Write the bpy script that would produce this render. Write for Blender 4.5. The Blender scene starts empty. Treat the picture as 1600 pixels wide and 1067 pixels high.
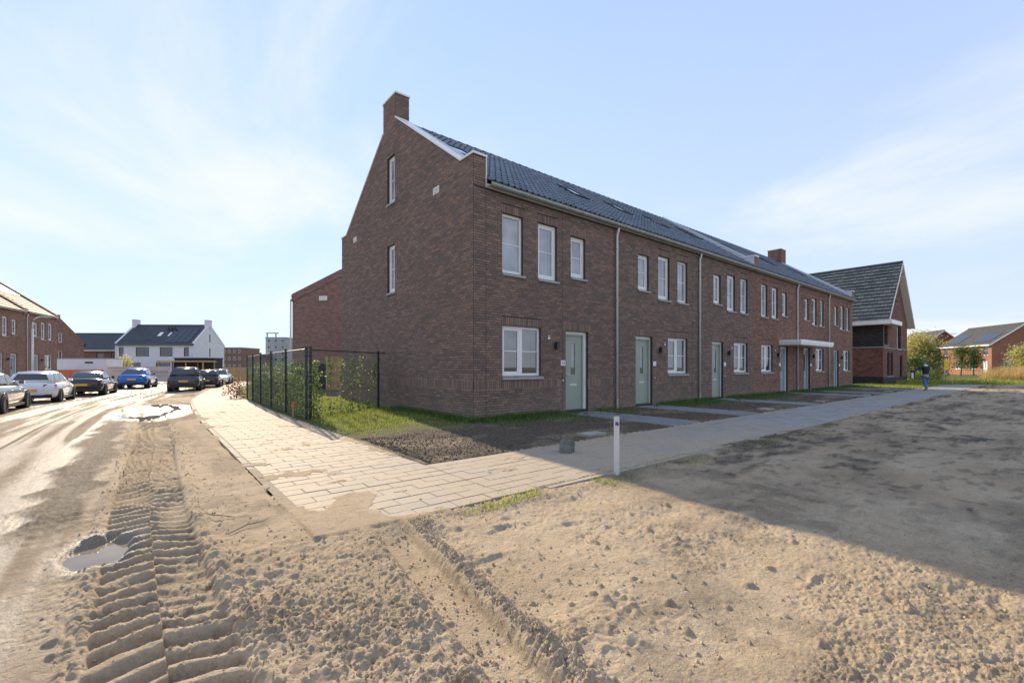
import bpy, bmesh, math, random
import numpy as np
from mathutils import Vector, Matrix

R = math.radians
S = bpy.context.scene
COL = S.collection
random.seed(7)
RNG = np.random.default_rng(11)

# ------------------------------------------------------------------ camera
CAM = Vector((-5.99, -8.79, 1.35))
FW = Vector((0.632, 0.775, 0.0)).normalized()
RT = Vector((FW.y, -FW.x, 0.0))
cd = bpy.data.cameras.new('camera')
cd.lens = 15.75
cd.sensor_width = 36.0
cd.shift_y = 0.0247
cd.clip_start = 0.05
cd.clip_end = 3000.0
cam = bpy.data.objects.new('camera', cd)
cam.location = CAM
cam.rotation_euler = (R(90), 0, -math.atan2(FW.x, FW.y))
COL.objects.link(cam)
S.camera = cam

def W(right, fwd, z=0.0):
    """a spot given as metres to the right of and ahead of the standpoint"""
    p = CAM + RT * right + FW * fwd
    return Vector((p.x, p.y, z))

# ------------------------------------------------------------------ sun and sky
SUN_AZ = math.atan2(0.128, 1.0)          # measured from +Y towards +X
SUN_EL = R(27.5)
sdir = Vector((math.sin(SUN_AZ) * math.cos(SUN_EL), math.cos(SUN_AZ) * math.cos(SUN_EL), math.sin(SUN_EL)))
sl = bpy.data.lights.new('sun', 'SUN')
sl.energy = 2.0
sl.angle = R(0.53)
sl.color = (1.0, 0.83, 0.60)
so = bpy.data.objects.new('sun', sl)
so.rotation_euler = sdir.to_track_quat('Z', 'Y').to_euler()
so.location = (0, 0, 60)
COL.objects.link(so)

CLOUD_X, CLOUD_Y = 6.6, 9.1
w = bpy.data.worlds.new('World')
S.world = w
w.use_nodes = True
nt = w.node_tree
nt.nodes.clear()
def wn(t, **k):
    n = nt.nodes.new(t)
    for a, b in k.items():
        setattr(n, a, b)
    return n
sky = wn('ShaderNodeTexSky', sky_type='NISHITA')
sky.sun_disc = False
sky.sun_elevation = SUN_EL
sky.sun_rotation = SUN_AZ
sky.altitude = 0
sky.air_density = 1.0
sky.dust_density = 0.0
sky.ozone_density = 2.5
tc = wn('ShaderNodeTexCoord')
# even high haze, thicker towards the horizon
sx = wn('ShaderNodeSeparateXYZ')
nt.links.new(tc.outputs['Generated'], sx.inputs[0])
hz = wn('ShaderNodeMapRange')
hz.inputs['From Min'].default_value = 0.0
hz.inputs['From Max'].default_value = 0.6
hz.inputs['To Min'].default_value = 0.95
hz.inputs['To Max'].default_value = 0.74
nt.links.new(sx.outputs['Z'], hz.inputs['Value'])
hcol = wn('ShaderNodeMix', data_type='RGBA')
hcol.inputs[6].default_value = (1.95, 2.22, 2.85, 1)
hcol.inputs[7].default_value = (1.50, 1.84, 2.60, 1)
hcf = wn('ShaderNodeMapRange')
hcf.inputs['From Min'].default_value = 0.02
hcf.inputs['From Max'].default_value = 0.62
nt.links.new(sx.outputs['Z'], hcf.inputs['Value'])
nt.links.new(hcf.outputs[0], hcol.inputs[0])
mh = wn('ShaderNodeMix', data_type='RGBA')
nt.links.new(hz.outputs[0], mh.inputs[0])
nt.links.new(sky.outputs[0], mh.inputs[6])
nt.links.new(hcol.outputs[2], mh.inputs[7])
# soft streaked clouds, laid out on a flat layer overhead
zc = wn('ShaderNodeMath', operation='MAXIMUM'); zc.inputs[1].default_value = 0.0
nt.links.new(sx.outputs['Z'], zc.inputs[0])
za = wn('ShaderNodeMath', operation='ADD'); za.inputs[1].default_value = 0.22
nt.links.new(zc.outputs[0], za.inputs[0])
dv_ = wn('ShaderNodeVectorMath', operation='DIVIDE')
cz = wn('ShaderNodeCombineXYZ')
for i_ in range(3): nt.links.new(za.outputs[0], cz.inputs[i_])
nt.links.new(tc.outputs['Generated'], dv_.inputs[0]); nt.links.new(cz.outputs[0], dv_.inputs[1])
mp = wn('ShaderNodeMapping')
mp.inputs['Location'].default_value = (CLOUD_X, CLOUD_Y, 0)
mp.inputs['Rotation'].default_value = (0, 0, R(32))
mp.inputs['Scale'].default_value = (0.85, 0.62, 0.0)
nt.links.new(dv_.outputs[0], mp.inputs['Vector'])
n1 = wn('ShaderNodeTexNoise')
n1.inputs['Scale'].default_value = 1.25
n1.inputs['Detail'].default_value = 9
n1.inputs['Roughness'].default_value = 0.56
n1.inputs['Distortion'].default_value = 0.45
nt.links.new(mp.outputs[0], n1.inputs['Vector'])
cr = wn('ShaderNodeMapRange', interpolation_type='SMOOTHSTEP')
cr.inputs['From Min'].default_value = 0.45
cr.inputs['From Max'].default_value = 0.76
cr.inputs['To Max'].default_value = 0.95
nt.links.new(n1.outputs[0], cr.inputs['Value'])
mx = wn('ShaderNodeMix', data_type='RGBA')
mx.inputs[7].default_value = (2.75, 2.82, 3.0, 1)
nt.links.new(cr.outputs[0], mx.inputs[0])
nt.links.new(mh.outputs[2], mx.inputs[6])
bg = wn('ShaderNodeBackground')
bg.inputs['Strength'].default_value = 0.10
nt.links.new(mx.outputs[2], bg.inputs['Color'])
wo = wn('ShaderNodeOutputWorld')
nt.links.new(bg.outputs[0], wo.inputs['Surface'])

S.view_settings.view_transform = 'Standard'
S.view_settings.look = 'None'
S.view_settings.exposure = 1.84
S.view_settings.gamma = 1.0
S.view_settings.use_curve_mapping = False
S.cycles.use_denoising = True
S.cycles.max_bounces = 6
S.cycles.transparent_max_bounces = 12

# ------------------------------------------------------------------ helpers
def tag(o, label=None, cat=None, group=None, kind=None):
    if label: o['label'] = label
    if cat: o['category'] = cat
    if group: o['group'] = group
    if kind: o['kind'] = kind
    return o

def link(name, me, mat=None, parent=None, smooth=False):
    o = bpy.data.objects.new(name, me)
    if mat is not None and not me.materials:
        for m in (mat if isinstance(mat, (list, tuple)) else [mat]):
            me.materials.append(m)
    if smooth:
        me.polygons.foreach_set('use_smooth', [True] * len(me.polygons))
    COL.objects.link(o)
    if parent is not None:
        o.parent = parent
    return o

def empty(name, loc=(0, 0, 0), rz=0.0, label=None, cat=None, group=None):
    o = bpy.data.objects.new(name, None)
    o.empty_display_size = 0.2
    o.location = loc
    o.rotation_euler = (0, 0, rz)
    COL.objects.link(o)
    return tag(o, label, cat, group)

class MB:
    def __init__(s):
        s.v = []; s.f = []
    def add(s, vs, fs):
        b = len(s.v)
        s.v.extend(vs)
        s.f.extend([tuple(i + b for i in f) for f in fs])
        return s
    def box(s, x0, x1, y0, y1, z0, z1):
        return s.add([(x0, y0, z0), (x1, y0, z0), (x1, y1, z0), (x0, y1, z0), (x0, y0, z1), (x1, y0, z1), (x1, y1, z1), (x0, y1, z1)],
                     [(0, 3, 2, 1), (4, 5, 6, 7), (0, 1, 5, 4), (1, 2, 6, 5), (2, 3, 7, 6), (3, 0, 4, 7)])
    def hexa(s, p):
        return s.add(p, [(0, 3, 2, 1), (4, 5, 6, 7), (0, 1, 5, 4), (1, 2, 6, 5), (2, 3, 7, 6), (3, 0, 4, 7)])
    def quad(s, a, b, c, d):
        return s.add([a, b, c, d], [(0, 1, 2, 3)])
    def prism(s, poly, fn, t0, t1):
        """poly: 2-D outline, fn(a,b,t) -> xyz"""
        n = len(poly)
        vs = [fn(a, b, t0) for a, b in poly] + [fn(a, b, t1) for a, b in poly]
        fs = [tuple(range(n))[::-1], tuple(range(n, 2 * n))] + [(i, (i + 1) % n, n + (i + 1) % n, n + i) for i in range(n)]
        return s.add(vs, fs)
    def tube(s, pts, r, n=6, cap=True):
        pts = [Vector(p) for p in pts]
        rs = r if isinstance(r, (list, tuple)) else [r] * len(pts)
        base = len(s.v)
        for i, p in enumerate(pts):
            d = (pts[min(i + 1, len(pts) - 1)] - pts[max(i - 1, 0)]).normalized()
            a = Vector((0, 0, 1)) if abs(d.z) < 0.9 else Vector((1, 0, 0))
            u = d.cross(a).normalized(); v = d.cross(u)
            for k in range(n):
                t = 2 * math.pi * k / n
                s.v.append(tuple(p + (u * math.cos(t) + v * math.sin(t)) * rs[i]))
        for i in range(len(pts) - 1):
            for k in range(n):
                a = base + i * n + k; b = base + i * n + (k + 1) % n
                s.f.append((a, b, b + n, a + n))
        if cap:
            s.f.append(tuple(base + k for k in range(n))[::-1])
            s.f.append(tuple(base + (len(pts) - 1) * n + k for k in range(n)))
        return s
    def mesh(s, name):
        me = bpy.data.meshes.new(name)
        me.from_pydata([tuple(v) for v in s.v], [], s.f)
        me.update()
        return me
    def build(s, name, mat, parent=None, smooth=False, fixn=False):
        me = s.mesh(name)
        if fixn:
            bm = bmesh.new(); bm.from_mesh(me)
            bmesh.ops.recalc_face_normals(bm, faces=bm.faces)
            bm.to_mesh(me); bm.free()
        return link(name, me, mat, parent, smooth)

def box_obj(name, x0, x1, y0, y1, z0, z1, mat, parent=None, bevel=0.0):
    me = MB().box(x0, x1, y0, y1, z0, z1).mesh(name)
    if bevel:
        bm = bmesh.new(); bm.from_mesh(me)
        bmesh.ops.bevel(bm, geom=bm.edges[:], offset=bevel, segments=2, affect='EDGES')
        bm.to_mesh(me); bm.free()
    return link(name, me, mat, parent)

def text_obj(name, body, size, mat, parent, mtx, extrude=0.002):
    cu = bpy.data.curves.new(name, 'FONT')
    cu.body = body; cu.size = size; cu.extrude = extrude
    cu.align_x = 'CENTER'; cu.align_y = 'CENTER'
    t = bpy.data.objects.new(name, cu)
    COL.objects.link(t)
    dg = bpy.context.evaluated_depsgraph_get()
    me = bpy.data.meshes.new_from_object(t.evaluated_get(dg))
    bpy.data.objects.remove(t)
    o = link(name, me, mat, parent)
    o.matrix_local = mtx
    return o

# value noise in numpy
def _hash(ix, iy, seed):
    h = (ix * 374761393 + iy * 668265263 + seed * 974634777) & 0xFFFFFFFF
    h = ((h ^ (h >> 13)) * 1274126177) & 0xFFFFFFFF
    return ((h ^ (h >> 16)) & 0xFFFF) / 65535.0
def vn(x, y, seed=0):
    xf = np.floor(x); yf = np.floor(y)
    ix = xf.astype(np.int64); iy = yf.astype(np.int64)
    tx = x - xf; ty = y - yf
    tx = tx * tx * (3 - 2 * tx); ty = ty * ty * (3 - 2 * ty)
    a = _hash(ix, iy, seed); b = _hash(ix + 1, iy, seed); c = _hash(ix, iy + 1, seed); d = _hash(ix + 1, iy + 1, seed)
    return (a * (1 - tx) + b * tx) * (1 - ty) + (c * (1 - tx) + d * tx) * ty
def fbm(x, y, o=4, seed=0):
    s = 0; a = 0.5; t = 0
    for k in range(o):
        s = s + a * vn(x * 2 ** k + 17.3 * k, y * 2 ** k - 9.1 * k, seed + k); t += a; a *= 0.5
    return s / t
def sstep(a, b, x):
    t = np.clip((x - a) / (b - a), 0, 1)
    return t * t * (3 - 2 * t)
# ------------------------------------------------------------------ materials
MATS = {}
def newmat(name):
    m = bpy.data.materials.new(name)
    m.use_nodes = True
    n = m.node_tree
    b = n.nodes['Principled BSDF']
    MATS[name] = m
    return m, n, b
def nd(n, t, inputs=None, **k):
    x = n.nodes.new(t)
    for a, b in k.items(): setattr(x, a, b)
    if inputs:
        for a, b in inputs.items(): x.inputs[a].default_value = b
    return x
def ramp(n, src, stops):
    r = n.nodes.new('ShaderNodeValToRGB')
    e = r.color_ramp.elements
    while len(e) < len(stops): e.new(0.5)
    for i, (p, c) in enumerate(stops):
        e[i].position = p; e[i].color = (*c, 1)
    n.links.new(src, r.inputs[0])
    return r.outputs[0]
def mixc(n, f, a, b, mode='MIX'):
    x = n.nodes.new('ShaderNodeMix'); x.data_type = 'RGBA'; x.blend_type = mode
    for s, v in ((x.inputs[0], f), (x.inputs[6], a), (x.inputs[7], b)):
        if isinstance(v, (int, float)): s.default_value = v
        elif isinstance(v, tuple): s.default_value = (*v, 1) if len(v) == 3 else v
        else: n.links.new(v, s)
    return x.outputs[2]
def math_(n, op, a, b=None, c=None, clamp=False):
    x = n.nodes.new('ShaderNodeMath'); x.operation = op; x.use_clamp = clamp
    for i, v in enumerate((a, b, c)):
        if v is None: continue
        if isinstance(v, (int, float)): x.inputs[i].default_value = v
        else: n.links.new(v, x.inputs[i])
    return x.outputs[0]
def noise(n, scale, detail=3, rough=0.5, coord='Object', vec=None, dist=0.0):
    x = nd(n, 'ShaderNodeTexNoise', {'Scale': scale, 'Detail': detail, 'Roughness': rough, 'Distortion': dist})
    if vec is None:
        if coord == 'World':
            g = n.nodes.new('ShaderNodeNewGeometry'); vec = g.outputs['Position']
        else:
            t = n.nodes.new('ShaderNodeTexCoord'); vec = t.outputs[coord]
    n.links.new(vec, x.inputs['Vector'])
    return x.outputs[0]
def bump(n, b, h, strength=0.3, dist=0.01):
    x = nd(n, 'ShaderNodeBump', {'Strength': strength, 'Distance': dist})
    n.links.new(h, x.inputs['Height'])
    n.links.new(x.outputs[0], b.inputs['Normal'])
def piece_random(n):
    g = n.nodes.new('ShaderNodeNewGeometry'); o = n.nodes.new('ShaderNodeObjectInfo')
    s = math_(n, 'ADD', g.outputs['Random Per Island'], o.outputs['Random'])
    return math_(n, 'FRACT', s)
def simple(name, col, rough=0.5, metal=0.0, var=0.12, scale=6.0, coord='Object', bmp=0.0, spec=None, coat=0.0):
    m, n, b = newmat(name)
    f = noise(n, scale, 4, 0.6, coord)
    d = tuple(c * (1 - var) for c in col); l = tuple(min(1, c * (1 + var)) for c in col)
    n.links.new(ramp(n, f, [(0.3, d), (0.7, l)]), b.inputs['Base Color'])
    b.inputs['Roughness'].default_value = rough
    b.inputs['Metallic'].default_value = metal
    if spec is not None: b.inputs['Specular IOR Level'].default_value = spec
    if coat: b.inputs['Coat Weight'].default_value = coat; b.inputs['Coat Roughness'].default_value = 0.05
    if bmp: bump(n, b, noise(n, scale * 6, 3, 0.6, coord), bmp)
    return m

def brick_pieces(name, stops):
    m, n, b = newmat(name)
    c = ramp(n, piece_random(n), stops)
    f = noise(n, 38, 4, 0.65)
    c2 = mixc(n, 0.55, c, ramp(n, f, [(0.25, (0.6, 0.6, 0.6)), (0.75, (1.0, 1.0, 1.0))]), 'MULTIPLY')
    big = noise(n, 0.55, 3, 0.6, 'World')
    c3 = mixc(n, 0.35, c2, ramp(n, big, [(0.3, (0.62, 0.6, 0.6)), (0.7, (1.0, 1.0, 1.0))]), 'MULTIPLY')
    # sand splashed up the foot of the wall, and faint salt bloom
    g_ = n.nodes.new('ShaderNodeNewGeometry'); sp = n.nodes.new('ShaderNodeSeparateXYZ'); n.links.new(g_.outputs['Position'], sp.inputs[0])
    zf = nd(n, 'ShaderNodeMapRange', {'From Min': 0.02, 'From Max': 0.55, 'To Min': 0.75, 'To Max': 0.0}); n.links.new(sp.outputs[2], zf.inputs['Value'])
    sf = math_(n, 'MULTIPLY', zf.outputs[0], math_(n, 'MULTIPLY', noise(n, 2.2, 5, 0.65, 'World'), 1.1), clamp=True)
    c3 = mixc(n, sf, c3, (0.30, 0.24, 0.17))
    bl = nd(n, 'ShaderNodeMapRange', {'From Min': 0.6, 'From Max': 0.8, 'To Min': 0.0, 'To Max': 0.28}); n.links.new(noise(n, 1.4, 6, 0.7, 'World'), bl.inputs['Value'])
    c3 = mixc(n, bl.outputs[0], c3, (0.36, 0.32, 0.29))
    n.links.new(c3, b.inputs['Base Color'])
    b.inputs['Roughness'].default_value = 0.88
    bump(n, b, f, 0.35, 0.004)
    return m
def brick_texture(name, stops, mortar, scale=1.0, course=0.0625, length=0.22):
    """bricks as material for walls too far off to tell the bricks apart"""
    m, n, b = newmat(name)
    t = n.nodes.new('ShaderNodeTexCoord')
    s = n.nodes.new('ShaderNodeSeparateXYZ'); n.links.new(t.outputs['Object'], s.inputs[0])
    u = math_(n, 'ADD', s.outputs[0], s.outputs[1])
    cb = n.nodes.new('ShaderNodeCombineXYZ'); n.links.new(u, cb.inputs[0]); n.links.new(s.outputs[2], cb.inputs[1])
    bt = nd(n, 'ShaderNodeTexBrick', {'Scale': 1.0, 'Mortar Size': 0.006, 'Brick Width': length, 'Row Height': course, 'Bias': 0.0,
                                      'Color1': (0, 0, 0, 1), 'Color2': (1, 1, 1, 1), 'Mortar': (0.5, 0.5, 0.5, 1)})
    n.links.new(cb.outputs[0], bt.inputs['Vector'])
    c = ramp(n, bt.outputs['Color'], stops)
    c = mixc(n, bt.outputs['Fac'], c, mortar)
    big = noise(n, 0.5, 3, 0.6, 'World')
    c = mixc(n, 0.35, c, ramp(n, big, [(0.3, (0.65, 0.63, 0.62)), (0.7, (1, 1, 1))]), 'MULTIPLY')
    n.links.new(c, b.inputs['Base Color'])
    b.inputs['Roughness'].default_value = 0.88
    inv = math_(n, 'SUBTRACT', 1.0, bt.outputs['Fac'])
    bump(n, b, inv, 0.5, 0.006)
    return m

BR_BROWN = [(0.0, (0.185, 0.138, 0.116)), (0.3, (0.235, 0.163, 0.128)), (0.55, (0.268, 0.178, 0.135)), (0.8, (0.305, 0.198, 0.146)), (0.95, (0.37, 0.235, 0.17)), (1.0, (0.22, 0.172, 0.148))]
BR_WARM = [(0.0, (0.195, 0.116, 0.085)), (0.3, (0.275, 0.146, 0.102)), (0.6, (0.342, 0.177, 0.118)), (0.85, (0.403, 0.213, 0.144)), (1.0, (0.256, 0.165, 0.128))]
BR_RED = [(0.0, (0.10, 0.040, 0.030)), (0.5, (0.20, 0.075, 0.052)), (1.0, (0.27, 0.11, 0.075))]
BR_ORANGE = [(0.0, (0.24, 0.085, 0.05)), (0.5, (0.34, 0.12, 0.07)), (1.0, (0.42, 0.17, 0.10))]
BR_DARK = [(0.0, (0.02, 0.02, 0.02)), (0.5, (0.035, 0.034, 0.033)), (1.0, (0.055, 0.052, 0.05))]
M_BROWN = brick_pieces('brown_brick', BR_BROWN)
M_WARM = brick_pieces('warm_brick', BR_WARM)
M_MORTAR = simple('mortar', (0.060, 0.052, 0.046), 0.95, var=0.25, scale=9, coord='World')
M_BT_BROWN = brick_texture('brown_brickwork', BR_WARM, (0.12, 0.10, 0.09))
M_BT_RED = brick_texture('red_brickwork', BR_RED, (0.16, 0.12, 0.10))
M_BT_ROSE = brick_texture('rose_brickwork', [(0.0, (0.19, 0.105, 0.085)), (0.5, (0.27, 0.145, 0.115)), (1.0, (0.34, 0.19, 0.15))], (0.22, 0.17, 0.15))
M_BT_ORANGE = brick_texture('orange_brickwork', BR_ORANGE, (0.3, 0.2, 0.15))
M_BT_DARK = brick_texture('dark_brickwork', BR_DARK, (0.03, 0.03, 0.03))
M_WHITE = simple('white_paint', (0.86, 0.84, 0.79), 0.35, var=0.04, scale=3)
M_WHITEWALL = simple('white_render', (0.74, 0.72, 0.73), 0.8, var=0.05, scale=1.5, bmp=0.1)
M_CREAM = simple('cream_trim', (0.78, 0.75, 0.68), 0.6, var=0.06)
M_SAGE = simple('sage_paint', (0.33, 0.365, 0.285), 0.35, var=0.05, scale=2)
M_GREYBLUE = simple('grey_blue_paint', (0.286, 0.364, 0.390), 0.35, var=0.05, scale=2)
M_ANTHR = simple('anthracite_paint', (0.028, 0.03, 0.034), 0.4, var=0.1)
M_STONE = simple('grey_sill_stone', (0.36, 0.37, 0.36), 0.7, var=0.12, scale=14, bmp=0.1)
M_ZINC = simple('zinc', (0.42, 0.44, 0.41), 0.42, 0.75, var=0.14, scale=5)
M_PIPE = simple('zinc_pipe', (0.66, 0.66, 0.63), 0.45, 0.15, var=0.1, scale=4)
M_LEAD = simple('pale_flashing', (0.66, 0.66, 0.66), 0.4, 0.3, var=0.06)
M_STEEL = simple('brushed_steel', (0.62, 0.62, 0.62), 0.28, 0.9, var=0.06)
M_BLACK = simple('black_plastic', (0.018, 0.018, 0.02), 0.45)
M_PLATE = simple('enamel_plate', (0.78, 0.77, 0.80), 0.3, var=0.03)
M_FENCE = simple('dark_green_steel', (0.022, 0.036, 0.030), 0.4, var=0.15)
M_WIRE = simple('coated_wire', (0.16, 0.18, 0.16), 0.3, 0.3, var=0.15)
M_WOOD = simple('fresh_timber', (0.42, 0.28, 0.14), 0.7, var=0.25, scale=4)
M_DKWOOD = simple('dark_stained_timber', (0.035, 0.03, 0.03), 0.7, var=0.25, scale=4)
M_STAKE = simple('whitewashed_timber', (0.66, 0.62, 0.58), 0.75, var=0.08, scale=9, bmp=0.1)
M_PURPLE = simple('purple_marker', (0.22, 0.16, 0.46), 0.6, var=0.3, scale=60)
M_ORANGE = simple('orange_paint', (0.62, 0.17, 0.06), 0.6)
M_YELLOW = simple('yellow_sign', (0.85, 0.60, 0.03), 0.5, var=0.04)
M_PLATEY = simple('number_plate_yellow', (0.75, 0.42, 0.04), 0.4, var=0.04)
M_TYRE = simple('tyre_rubber', (0.02, 0.02, 0.02), 0.85)
M_RIM = simple('alloy_rim', (0.5, 0.5, 0.5), 0.3, 0.8)
M_TAIL = simple('tail_light_red', (0.28, 0.012, 0.02), 0.15, var=0.2)
M_HEAD = simple('head_light', (0.7, 0.72, 0.75), 0.1)
M_CHROME = simple('chrome', (0.7, 0.7, 0.7), 0.12, 1.0)
M_INTERIOR = simple('room_wall', (0.55, 0.54, 0.51), 0.9, var=0.05)
M_CURTAIN = simple('pale_blind', (0.62, 0.62, 0.60), 0.9, var=0.06)

def glass_mat(name, col, ior, rough=0.015, var=0.2):
    m, n, b = newmat(name)
    f = noise(n, 1.3, 2, 0.5, 'World')
    n.links.new(ramp(n, f, [(0.35, tuple(c * (1 - var) for c in col)), (0.65, tuple(c * (1 + var) for c in col))]), b.inputs['Base Color'])
    b.inputs['Roughness'].default_value = rough
    b.inputs['IOR'].default_value = ior
    return m
M_GLASS = glass_mat('coated_window_glass', (0.075, 0.08, 0.08), 2.4, var=0.6)
M_GLASSUP = glass_mat('window_glass_with_blind', (0.28, 0.29, 0.30), 2.3, var=0.4)
M_GLASSDK = glass_mat('dark_window_glass', (0.03, 0.035, 0.04), 1.9)
M_CARGLASS = glass_mat('car_glass', (0.015, 0.018, 0.02), 1.9)
M_SKYLIGHT = glass_mat('roof_window_glass', (0.10, 0.11, 0.12), 2.6)
M_SOLAR = glass_mat('solar_panel', (0.018, 0.022, 0.032), 1.6, 0.12)

def tile_mat(name, col, rough):
    m, n, b = newmat(name)
    r = piece_random(n)
    c = ramp(n, r, [(0, tuple(x * 0.7 for x in col)), (1, tuple(x * 1.35 for x in col))])
    f = noise(n, 7, 4, 0.6, 'World')
    c = mixc(n, 0.4, c, ramp(n, f, [(0.3, (0.6, 0.6, 0.6)), (0.7, (1, 1, 1))]), 'MULTIPLY')
    n.links.new(c, b.inputs['Base Color'])
    n.links.new(math_(n, 'MULTIPLY_ADD', f, 0.25, rough - 0.1), b.inputs['Roughness'])
    bump(n, b, noise(n, 90, 2, 0.5), 0.06, 0.003)
    return m
M_TILE = tile_mat('blue_black_roof_tile', (0.111, 0.137, 0.169), 0.36)
M_TILE2 = tile_mat('dark_concrete_tile', (0.068, 0.08, 0.082), 0.45)
M_TILEGL = tile_mat('glazed_roof_tile', (0.10, 0.095, 0.085), 0.32)
def far_tile(name, col, rough, row=0.34, colw=0.25):
    m, n, b = newmat(name)
    t = n.nodes.new('ShaderNodeTexCoord')
    bt = nd(n, 'ShaderNodeTexBrick', {'Scale': 1.0, 'Mortar Size': 0.03, 'Brick Width': colw, 'Row Height': row, 'Mortar Smooth': 0.4,
                                      'Color1': (0, 0, 0, 1), 'Color2': (1, 1, 1, 1), 'Mortar': (0, 0, 0, 1)})
    n.links.new(t.outputs['UV'], bt.inputs['Vector'])
    c = ramp(n, bt.outputs['Color'], [(0, tuple(x * 0.8 for x in col)), (1, tuple(x * 1.2 for x in col))])
    c = mixc(n, bt.outputs['Fac'], c, tuple(x * 0.3 for x in col))
    n.links.new(c, b.inputs['Base Color'])
    b.inputs['Roughness'].default_value = rough
    bump(n, b, math_(n, 'SUBTRACT', 1.0, bt.outputs['Fac']), 0.6, 0.02)
    return m
M_FARTILE = far_tile('far_grey_tile', (0.075, 0.08, 0.085), 0.5)
M_FARTILEB = far_tile('far_brown_tile', (0.085, 0.08, 0.068), 0.55)
M_FARGLOSS = far_tile('far_glossy_tile', (0.15, 0.14, 0.12), 0.72)

def slab_mat():
    m, n, b = newmat('concrete_paving_slab')
    r = piece_random(n)
    c = ramp(n, r, [(0, (0.259, 0.247, 0.236)), (0.8, (0.333, 0.322, 0.305)), (1, (0.287, 0.259, 0.230))])
    f = noise(n, 60, 3, 0.6, 'World')
    c = mixc(n, 0.4, c, ramp(n, f, [(0.3, (0.7, 0.7, 0.7)), (0.7, (1, 1, 1))]), 'MULTIPLY')
    # trodden-in sand, thick near the site entrance and thinner along the fronts
    g = n.nodes.new('ShaderNodeNewGeometry')
    s = n.nodes.new('ShaderNodeSeparateXYZ'); n.links.new(g.outputs['Position'], s.inputs[0])
    fade = nd(n, 'ShaderNodeMapRange', {'From Min': 1.0, 'From Max': 7.0, 'To Min': 0.30, 'To Max': -0.06})
    n.links.new(s.outputs[0], fade.inputs['Value'])
    d = noise(n, 1.1, 6, 0.68, 'World')
    k = math_(n, 'ADD', d, fade.outputs[0])
    k = math_(n, 'ADD', k, math_(n, 'MULTIPLY', math_(n, 'SUBTRACT', f, 0.5), 0.25))
    mr = nd(n, 'ShaderNodeMapRange', {'From Min': 0.46, 'From Max': 0.80, 'To Min': 0.0, 'To Max': 0.92})
    n.links.new(k, mr.inputs['Value'])
    sand = ramp(n, noise(n, 25, 3, 0.6, 'World'), [(0.3, (0.33, 0.262, 0.182)), (0.7, (0.42, 0.34, 0.245))])
    n.links.new(mixc(n, mr.outputs[0], c, sand), b.inputs['Base Color'])
    b.inputs['Roughness'].default_value = 0.8
    bump(n, b, f, 0.25, 0.004)
    return m
M_SLAB = slab_mat()
M_PAVER = simple('blue_grey_paver', (0.20, 0.215, 0.225), 0.8, var=0.2, scale=5, coord='World', bmp=0.1)
M_KERB = simple('kerb_concrete', (0.34, 0.295, 0.235), 0.85, var=0.15, scale=6, coord='World', bmp=0.1)

def ground_mat(name):
    m, n, b = newmat(name)
    a = nd(n, 'ShaderNodeVertexColor', layer_name='zone')
    s = n.nodes.new('ShaderNodeSeparateColor'); n.links.new(a.outputs['Color'], s.inputs[0])
    wet, soil, green = s.outputs[0], s.outputs[1], s.outputs[2]
    big = noise(n, 0.7, 5, 0.6, 'World')
    mid = noise(n, 8, 5, 0.7, 'World')
    fine = noise(n, 45, 4, 0.7, 'World')
    grit = noise(n, 260, 2, 0.6, 'World')
    sand = ramp(n, big, [(0.3, (0.385, 0.298, 0.200)), (0.52, (0.47, 0.372, 0.260)), (0.72, (0.53, 0.435, 0.32))])
    sand = mixc(n, 0.5, sand, ramp(n, fine, [(0.3, (0.74, 0.72, 0.68)), (0.6, (1.12, 1.12, 1.12))]), 'MULTIPLY')
    sand = mixc(n, 0.5, sand, ramp(n, grit, [(0.3, (0.75, 0.74, 0.71)), (0.65, (1.15, 1.15, 1.15))]), 'MULTIPLY')
    sand = mixc(n, 0.45, sand, ramp(n, mid, [(0.34, (0.72, 0.68, 0.62)), (0.5, (1.08, 1.08, 1.08)), (0.72, (1.12, 1.1, 1.06))]), 'MULTIPLY')
    so_ = ramp(n, fine, [(0.25, (0.056, 0.045, 0.036)), (0.55, (0.125, 0.103, 0.080)), (0.8, (0.237, 0.194, 0.150))])
    so_ = mixc(n, 0.7, so_, ramp(n, mid, [(0.35, (0.38, 0.37, 0.36)), (0.5, (0.85, 0.85, 0.85)), (0.68, (1.35, 1.33, 1.3))]), 'MULTIPLY')
    sk_ = math_(n, 'ADD', soil, math_(n, 'MULTIPLY', math_(n, 'SUBTRACT', mid, 0.5), math_(n, 'MULTIPLY', soil, 1.4)), clamp=True)
    c = mixc(n, sk_, sand, so_)
    gr = ramp(n, fine, [(0.3, (0.06, 0.075, 0.02)), (0.7, (0.13, 0.15, 0.04))])
    c = mixc(n, green, c, gr)
    wetc = mixc(n, 0.45, mixc(n, 1.0, c, (0.58, 0.56, 0.54), 'MULTIPLY'), (0.225, 0.205, 0.18))
    c = mixc(n, wet, c, wetc)
    n.links.new(c, b.inputs['Base Color'])
    wr = math_(n, 'MULTIPLY_ADD', mid, 0.6, 0.16)
    rr = nd(n, 'ShaderNodeMix', data_type='FLOAT')
    n.links.new(wet, rr.inputs[0]); rr.inputs[2].default_value = 0.95; n.links.new(wr, rr.inputs[3])
    n.links.new(rr.outputs[0], b.inputs['Roughness'])
    sp = nd(n, 'ShaderNodeMix', data_type='FLOAT')
    n.links.new(wet, sp.inputs[0]); sp.inputs[2].default_value = 0.12; sp.inputs[3].default_value = 0.5
    n.links.new(sp.outputs[0], b.inputs['Specular IOR Level'])
    h = math_(n, 'ADD', fine, math_(n, 'MULTIPLY', grit, 0.35))
    h = math_(n, 'ADD', h, math_(n, 'MULTIPLY', mid, 1.2))
    bump(n, b, h, 0.9, 0.018)
    return m
M_GROUND = ground_mat('sand_and_soil')
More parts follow.
